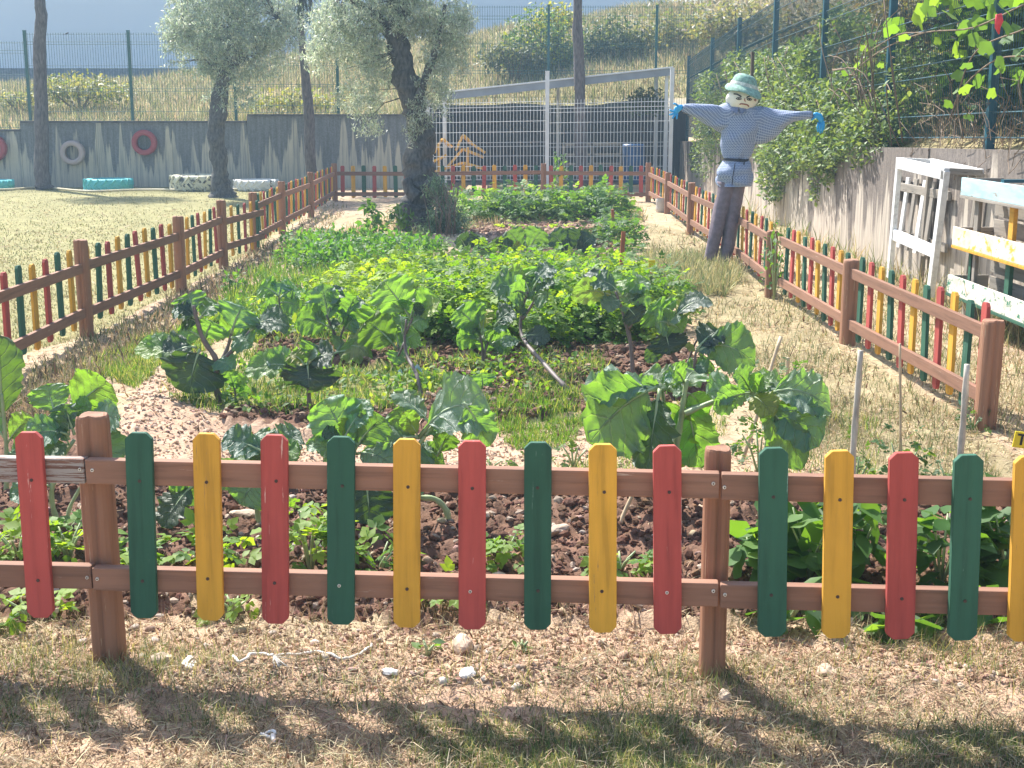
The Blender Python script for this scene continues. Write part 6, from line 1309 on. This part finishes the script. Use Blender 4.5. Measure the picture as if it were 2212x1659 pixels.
# right strip: pale grass with green tinge, left strip, far garden floor
X, Y = polyfield(44000, [(1380, 480), (1480, 500), (1720, 640), (1830, 760), (2120, 930), (2160, 1100), (1800, 1060), (1640, 860), (1500, 700), (1420, 600)], 22); q = fbm(X * 2, Y * 2, 74)
k = RNG.random(len(X)) < np.clip((q - .3) * 3, .15, 1); grass('path_grass', X[k], Y[k], .075, .0036, (.17, .21, .085), (.42, .35, .21), .5, 'dryfoliage', .9, 23, 'half dry grass along the right side of the garden', 'grass')
X, Y = polyfield(9000, [(1380, 560), (1520, 560), (1600, 600), (1560, 640), (1420, 620)], 24); grass('path_grass', X, Y, .16, .005, (.25, .3, .14), (.5, .45, .25), .5, 'dryfoliage', .9, 25, 'long flopped grass left of the scarecrow feet', 'grass')
X, Y = polyfield(42000, [(0, 940), (0, 850), (190, 730), (390, 640), (600, 510), (720, 440), (760, 440), (700, 500), (560, 600), (430, 680), (250, 800), (60, 950)], 26)
k = RNG.random(len(X)) < .8; grass('fence_side_grass', X[k], Y[k], .10, .0040, (.40, .32, .2), (.12, .16, .06), .42, 'dryfoliage', .8, 27, 'dry grass and weeds along the inner side of the left fence', 'grass')
X, Y = polyfield(9000, [(700, 500), (900, 470), (1000, 440), (1400, 440), (1400, 470), (1360, 500), (1340, 470), (1000, 490), (640, 520)], 28); grass('far_floor_grass', X, Y, .12, .005, (.5, .42, .25), (.2, .25, .1), .3, 'dryfoliage', .6, 29, 'dry grass on the garden floor near the back fence', 'grass')
# lawn outside on the left; outside strip on the right
X, Y = field(70000, -400, 760, 412, 800, 30); k = inpoly(X, Y, POLY['lawn']) & (RNG.random(len(X)) < np.clip(.4 + fbm(X, Y, 75), 0, 1)); k &= Y < 28.8
grass('lawn_grass', X[k], Y[k], .03, .0042, (.20, .22, .09), (.36, .32, .18), .5, 'dryfoliage', .8, 31, 'short sun-dried lawn outside the left fence', 'grass')
X, Y = field(40000, 1450, 2700, 440, 1000, 32); k = (X > 2.45) & (X < 3.88); grass('outer_grass', X[k], Y[k], .09, .0036, (.40, .33, .21), (.2, .25, .1), .35, 'dryfoliage', .8, 33, 'straw-like grass between the right fence and the wall', 'grass')
X, Y = field(9000, 1500, 2500, 440, 760, 34); k = (X > 3.4) & (X < 3.88); grass('outer_grass', X[k], Y[k], .28, .005, (.42, .38, .2), (.18, .25, .08), .35, 'dryfoliage', .5, 35, 'tall grass along the foot of the streaked wall', 'grass')
# dark litter and dead leaves among the straw
X, Y = field(16000, -250, 2460, 430, 1700, 90); mk_ = masks(X, Y); k = ~(mk_['bed'] | mk_['lawn']); straws('leaf_litter', X[k], Y[k], .035, .006, (.17, .11, .07), (.30, .21, .13), .4, 91, 'brown leaf litter and rotted stems on the garden floor', 'litter', .5)
X, Y = polyfield(9000, [(0, 960), (0, 880), (200, 745), (400, 650), (600, 520), (620, 540), (430, 690), (250, 800), (60, 960)], 92); straws('leaf_litter', X, Y, .07, .006, (.12, .09, .06), (.3, .23, .15), .35, 93, 'dark dead stems raked up along the left fence', 'litter', .7)
# pebbles and clods
def lump(seed, sub=1):
    bm = bmesh.new(); bmesh.ops.create_icosphere(bm, subdivisions=sub, radius=.5); r = np.random.default_rng(seed); V = np.array([v.co[:] for v in bm.verts]); F = np.array([[v.index for v in f.verts] for f in bm.faces]); bm.free()
    return V * (1 + r.normal(0, .16, (len(V), 1))) * np.array((1, r.uniform(.6, .9), r.uniform(.45, .7))), F
def lumps(name, X, Y, size, base, alt, p, seed, label, cat, pw=2.5, sub=1):
    parts = []; r = np.random.default_rng(seed)
    for j in range(4):
        s_i = slice(j, None, 4); x = X[s_i]; y = Y[s_i]; m = len(x); s = size * (.25 + r.random(m) ** pw * 1.5) * np.clip(y / 5, .8, 2.2)
        parts.append(scatter(*lump(seed + j, sub), np.stack([x, y, gza(x, y) + s * .12], 1), r.uniform(0, 6.3, m), s, r.uniform(-.5, .5, m), r.uniform(-.5, .5, m), tint(base, m, .18, alt, p)))
    V, F, C = merge(parts); o = mk(name, V, F, M['clod'], None, C, smooth=(sub > 1)); o['kind'] = 'stuff'; o['label'] = label; o['category'] = cat
X, Y = field(20000, -200, 2420, 1050, 1370, 40); mk_ = masks(X, Y); k = mk_['bed'] | mk_['leftbed']; lumps('soil_clods', X[k], Y[k], .030, (.17, .095, .065), (.48, .38, .3), .07, 41, 'dark crumbly soil clods in the front bed', 'soil clods')
X, Y = field(15000, 480, 1560, 700, 930, 42); mk_ = masks(X, Y); k = (mk_['furrow'] | mk_['row']) ; lumps('soil_clods', X[k], Y[k], .024, (.19, .11, .075), (.38, .28, .21), .15, 43, 'brown clods along the furrow behind the kale', 'soil clods')
X, Y = field(17000, -200, 2420, 1290, 1500, 44); k = np.abs(Y - fence_y(X)) < .36; lumps('soil_crumbs', X[k], Y[k], .016, (.42, .27, .19), (.56, .44, .35), .2, 45, 'pinkish dry soil crumbs along the fence line', 'soil crumbs')
X, Y = field(20000, 200, 1700, 780, 1060, 46); mk_ = masks(X, Y); k = mk_['leftsoil'] & ~mk_['grassmid'] & ~mk_['row'] & ~mk_['furrow']; lumps('pebbles', X[k], Y[k], .013, (.50, .35, .25), (.62, .50, .40), .3, 47, 'pale pebbles and crumbs on the dry soil band', 'pebbles', 3)
X, Y = field(4000, 1000, 1340, 480, 560, 48); lumps('soil_clods', X, Y, .035, (.5, .34, .25), (.3, .19, .13), .4, 49, 'pinkish clods around the back cabbages', 'soil clods')
X, Y = field(1500, -200, 2400, 1040, 1500, 58); lumps('pebbles', X, Y, .026, (.48, .34, .25), (.64, .54, .46), .3, 59, 'scattered buff stones by the front fence', 'pebbles', 3, 2)

# ================================================================ brambles on the right wall, grapevine, hill scrub
def leafcloud(ells, n, size, base, alt, tpl, seed, p=.3, shell=.5):
    r = np.random.default_rng(seed); w_ = np.array([e[2] for e in ells]); w_ = w_ / w_.sum(); parts = []
    for e, wt in zip(ells, w_):
        k = int(n * wt); d = r.normal(0, 1, (k, 3)); d /= np.linalg.norm(d, axis=1)[:, None]; q = (shell + (1 - shell) * r.random(k)) * (1 + .25 * (vn(d[:, 0] * 3 + 9, d[:, 2] * 3 + d[:, 1] * 2, seed) - .5))
        P = np.array(e[0]) + d * q[:, None] * np.array(e[1]); parts.append(scatter(*tpl, P, r.uniform(0, 6.3, k), size * r.uniform(.6, 1.3, k), r.normal(.2, .6, k), r.normal(0, .5, k), tint(base, k, .22, alt, p)))
    return merge(parts)
def EX(px, py, X_, rx, ry, rz_, w=1):     # ellipsoid centred where the ray meets the plane x = X_
    c = atX(px, py, X_); return (tuple(c), (rx, ry, rz_), w)
br = thing('bramble_thicket', 'big bramble thicket spilling over the right wall behind the scarecrow', 'brambles', (3.9, 18, .9))
el = [EX(1560, 270, 3.95, .45, 2.6, .75, 5), EX(1640, 230, 4.0, .45, 2.0, .85, 6), EX(1720, 250, 4.0, .45, 1.6, .75, 6), EX(1800, 270, 4.0, .4, 1.4, .6, 5), EX(1880, 290, 4.0, .35, 1.0, .4, 3), EX(1700, 330, 3.85, .35, 1.7, .42, 4), EX(1780, 330, 3.85, .3, 1.2, .25, 2.5), EX(1660, 170, 4.1, .35, 1.6, .5, 3), EX(1540, 190, 4.1, .35, 1.8, .4, 2.0), EX(1670, 390, 3.8, .2, .7, .35, 1.2), EX(1790, 370, 3.84, .10, .25, .2, .3), EX(1760, 400, 3.84, .08, .2, .25, .2),
      EX(1930, 250, 4.15, .3, .9, .35, 1.6), EX(1980, 170, 4.2, .25, .9, .4, 1.2), EX(1760, 110, 4.15, .2, 1.2, .22, 1), EX(1850, 190, 4.15, .25, .9, .3, 1.2), EX(1525, 340, 3.9, .3, 1.6, .5, 1.5), EX(1850, 60, 4.2, .1, .8, .2, .4), EX(1720, 160, 4.1, .3, 1.4, .5, 3), EX(1830, 220, 4.15, .3, 1.0, .45, 2.5), EX(1600, 150, 4.1, .3, 1.6, .4, 2), EX(1800, 60, 4.15, .15, .9, .3, 1), EX(1905, 130, 4.2, .25, .8, .4, 1.2)]
V, F, C = leafcloud(el, 34000, .075, (.13, .20, .085), (.21, .28, .13), OV, 200, .4, .55); mk('foliage', V, F, M['ivy'], br, C, smooth=False)['kind'] = 'stuff'
m = MB(); r = random.Random(8)
for i in range(70):
    a = atX(r.uniform(1530, 1950), r.uniform(300, 340), 4.0); e = a + Vector((r.uniform(-.6, .1), r.uniform(-1.2, 1.2), r.uniform(.3, 1.5))); md = a.lerp(e, .5) + Vector((-.1, r.uniform(-.3, .3), .35)); m.tube(smoothpts([tuple(a), tuple(md), tuple(e)], 4) and [Vector(q) for q in smoothpts([tuple(a), tuple(md), tuple(e)], 4)], .006, 4)
m.build('canes', M['twig'], br, True)['kind'] = 'stuff'
for k, (px, py) in enumerate(()):
    pass
# dry twiggy tangle at the right end of the wall top
m = MB(); r = random.Random(12)
for i in range(520):
    y = r.uniform(7.0, 13.0); a = Vector((r.uniform(3.86, 4.3), y, r.uniform(1.2, 1.7))); e = a + Vector((r.uniform(-.16, .16), r.uniform(-.35, .35), r.uniform(-.25, .35))); m.tube([a, a.lerp(e, .5) + Vector((r.uniform(-.06, .06), 0, r.uniform(-.05, .08))), e], .0035, 3)
o = m.build('dry_tangle', M['twig'], None, False, (4, 10, 1.3)); tag(o, 'tangle of dry brown stems along the top of the right wall', 'dry stems', None, 'stuff')
gv = thing('grapevine', 'grapevine with large sunlit lobed leaves hanging at the top right', 'vine', (4.0, 9, 2.0))
GVL = [(1985,62,40,1),(2002,35,34,2),(2030,15,40,0),(2068,44,34,1),(2100,22,44,0),(2130,8,36,2),(1928,78,32,0),(1958,88,22,1),(1913,60,20,2),(2026,98,16,1),(2075,80,34,2),(2110,62,30,2),(2060,120,26,1),(2085,150,24,2),(2180,30,34,0),(2200,70,30,2),(2205,12,36,0),(2075,205,26,1),(2105,190,26,2),(2050,235,20,0),(1890,98,18,1),(1868,112,16,1),(1845,150,15,1),(2130,120,30,2),(2160,150,26,2),(2110,100,26,2),(2170,95,28,2),(2190,180,26,2),(2140,215,22,1),(1828,165,14,0),(1900,148,14,1),(2195,120,30,2),(2060,175,24,0),(2030,10,40,1),(2150,50,34,2),(2090,260,20,0),(2010,205,14,1)]
for i, (px, py, s, k) in enumerate(GVL):
    for j in range(2 if s > 24 else 1):
        X_ = 3.8 + .2 * random.random() + .12 * j; p = atX(px + random.uniform(-12, 12) * j, py + random.uniform(-12, 12) * j, X_); sc_ = s * 1.25 / FP * p.y
        o = link('leaf', leaf_mesh('vine', (k + 3 * (i % 2)) % 6), gv, p - org(gv), (random.uniform(.5, 1.5), random.uniform(-.5, .5), random.uniform(-.9, .9) + math.pi * (random.random() < .6))); o.scale = (sc_, sc_, sc_)
b = MB()
for pts in ([(2212, 10), (2100, 60), (2000, 70), (1920, 100), (1850, 150), (1820, 200)], [(2230, 120), (2150, 130), (2080, 190), (2050, 260)], [(2220, 60), (2110, 110), (2070, 210), (2080, 300)], [(2000, 70), (1940, 75), (1880, 110)]):
    q = smoothpts([tuple(atX(x, y, 3.9)) for x, y in pts], 6); b.tube([Vector(v) for v in q], .007, 5)
b.build('stem', M['twig'], gv, True)
V, F, C = leafcloud([EX(2150, 120, 4.6, .5, 1.2, .9, 3), EX(2210, 60, 4.4, .3, .9, .6, 2), EX(2190, 200, 4.5, .3, .9, .4, 1)], 2600, .12, (.05, .10, .035), (.09, .17, .04), GR, 205); mk('foliage', V, F, M['ivy'], gv, C, smooth=False)['kind'] = 'stuff'
# scrub on the hill: seen over the wall and through the fences
def hillscat(n, x0, x1, y0, y1, seed):
    r = np.random.default_rng(seed); X = r.uniform(x0, x1, n); Y = r.uniform(y0, y1, n); return X, Y, hill(X, Y)
def hillgrass(name, X, Y, Z, h_, wd, base, alt, p, seed, label, lean=.4):
    m = len(X); r = np.random.default_rng(seed); hh = h_ * r.uniform(.4, 1.4, m); sc_ = np.stack([wd * r.uniform(.7, 1.3, m), hh, hh], 1)
    V, F, C = scatter(*BL, np.stack([X, Y, Z - .02], 1), r.uniform(0, 6.28, m), sc_, r.normal(0, lean, m), r.normal(0, .25, m), tint(base, m, .25, alt, p)); o = mk(name, V, F, M['dryfoliage'], None, C, smooth=False); o['kind'] = 'stuff'; o['label'] = label; o['category'] = 'grass'
X, Y, Z = hillscat(90000, -17, 5, 29.4, 45, 60); q = fbm(X * .8, Y * .8, 90); k = ((Y > 31.3) | (X < -1.95)) & (RNG.random(len(X)) < .35 + q)
hillgrass('hill_grass', X[k], Y[k], Z[k], .26, .024, (.50, .44, .29), (.24, .28, .13), .45, 61, 'tall dry grass covering the slope behind the grey wall')
X, Y, Z = hillscat(50000, 4.2, 15, 5, 42, 62); hillgrass('hill_grass', X, Y, Z, .40, .022, (.40, .33, .22), (.22, .22, .12), .4, 63, 'brown dry brush on the slope behind the blue-green fence', .7)
def shrub(label, px, py, Y, w_, h_, n, size, base, alt, seed, cat='shrub', name='shrub', group=None, X_=None):
    p = at(px, py, Y) if X_ is None else atX(px, py, X_); g0 = float(hill(np.array([p.x]), np.array([p.y]))[0]); t = thing(name, label, cat, (p.x, p.y, g0), group)
    z0 = max(p.z, g0 + h_ * .35); V, F, C = leafcloud([((p.x, p.y, z0), (w_, w_ * .8, h_), 1), ((p.x + w_ * .5, p.y, z0 - h_ * .3), (w_ * .6, w_ * .6, h_ * .7), .5), ((p.x - w_ * .5, p.y, z0 - h_ * .25), (w_ * .6, w_ * .6, h_ * .65), .5)], n, size, base, alt, OV, seed, .35, .3); mk('foliage', V, F, M['ivy'], t, C, smooth=False)['kind'] = 'stuff'
    m = MB(); r = random.Random(seed)
    for i in range(8): m.tube([Vector((p.x, p.y, g0 - .1)), Vector((p.x + r.uniform(-.5, .5) * w_, p.y + r.uniform(-.4, .4) * w_, z0 + r.uniform(-.2, .6) * h_))], [.03, .01], 4)
    m.build('stem', M['twig'], t)
shrub('tall green and yellow broom shrub behind the fence right of the olive', 1170, 100, 35, 1.1, 1.0, 3800, .13, (.12, .2, .09), (.3, .33, .06), 301)
shrub('yellow-flowered top of the broom shrub by the building', 1205, 40, 36.5, .7, .45, 1200, .11, (.45, .42, .06), (.16, .22, .09), 302)
shrub('dark grey-green shrub just right of the third pine trunk', 1325, 85, 35.5, .95, .75, 2600, .12, (.10, .14, .09), (.17, .2, .12), 303)
shrub('low dark bush on the slope above the shed roof', 1110, 120, 34, .9, .45, 1500, .12, (.11, .14, .08), (.2, .2, .12), 304)
shrub('green bush behind the white fence under the shed roof end', 1395, 230, 30.3, .5, .35, 900, .10, (.07, .12, .05), (.13, .18, .08), 305)
shrub('greyish scrub on the crest beside the building corner', 1490, 70, 36, 1.6, .8, 2600, .14, (.28, .27, .18), (.18, .22, .12), 306)
shrub('pale feathery scrub on the crest over the blue-green fence', 1600, 50, 33, 1.3, .7, 2200, .14, (.30, .28, .2), (.2, .23, .12), 307)
shrub('grassy green bush on the slope behind the small olive', 640, 230, 31, 1.2, .4, 1500, .12, (.26, .29, .11), (.40, .36, .16), 308)
shrub('olive-coloured bush on the slope right of the first pine', 170, 190, 32.5, 1.3, .4, 1500, .12, (.22, .25, .11), (.36, .34, .17), 309)
shrub('thin tall weeds standing on the crest left of the first fence post', 45, 215, 33, .9, .28, 700, .10, (.2, .23, .12), (.4, .36, .2), 310)
for k, (px, py) in enumerate(((1760, 60), (1840, 130), (1900, 40), (1960, 120), (1790, 180), (2040, 90), (2150, 240), (2000, 10))):
    shrub(['dry brown shrub behind the fence above the scarecrow hand', 'rusty shrub behind the second fence bay', 'tall brown shrub behind the thick post', 'dark scrub below the vine leaves', 'grey scrub behind the bramble top', 'brown scrub beyond the vine', 'dense dead shrub at the right edge above the wall', 'brown shrub at the upper edge beside the vine'][k], px, py, 0, .9, .6, 1500, .10, (.17, .14, .085), (.22, .22, .1), 320 + k, group=None, X_=5.2 + .3 * (k % 3))

# ================================================================ added blue volume box, standing in for a veil of lens glare
hz = MB(); hz.box((-52, -42, -3), (34, 49, 12.5)); hm = bpy.data.materials.new('glare_veil'); hm.use_nodes = True; nt = hm.node_tree
nt.nodes.remove(nt.nodes['Principled BSDF']); pv = nt.nodes.new('ShaderNodeVolumePrincipled'); pv.inputs['Color'].default_value = (.55, .80, 1, 1); pv.inputs['Density'].default_value = .0028; pv.inputs['Anisotropy'].default_value = .3
nt.links.new(pv.outputs[0], nt.nodes['Material Output'].inputs['Volume']); ho = hz.build('glare_veil', hm); ho['kind'] = 'stuff'; ho['label'] = 'added pale blue volume over the whole garden, standing in for lens glare'; ho['category'] = 'glare_veil'
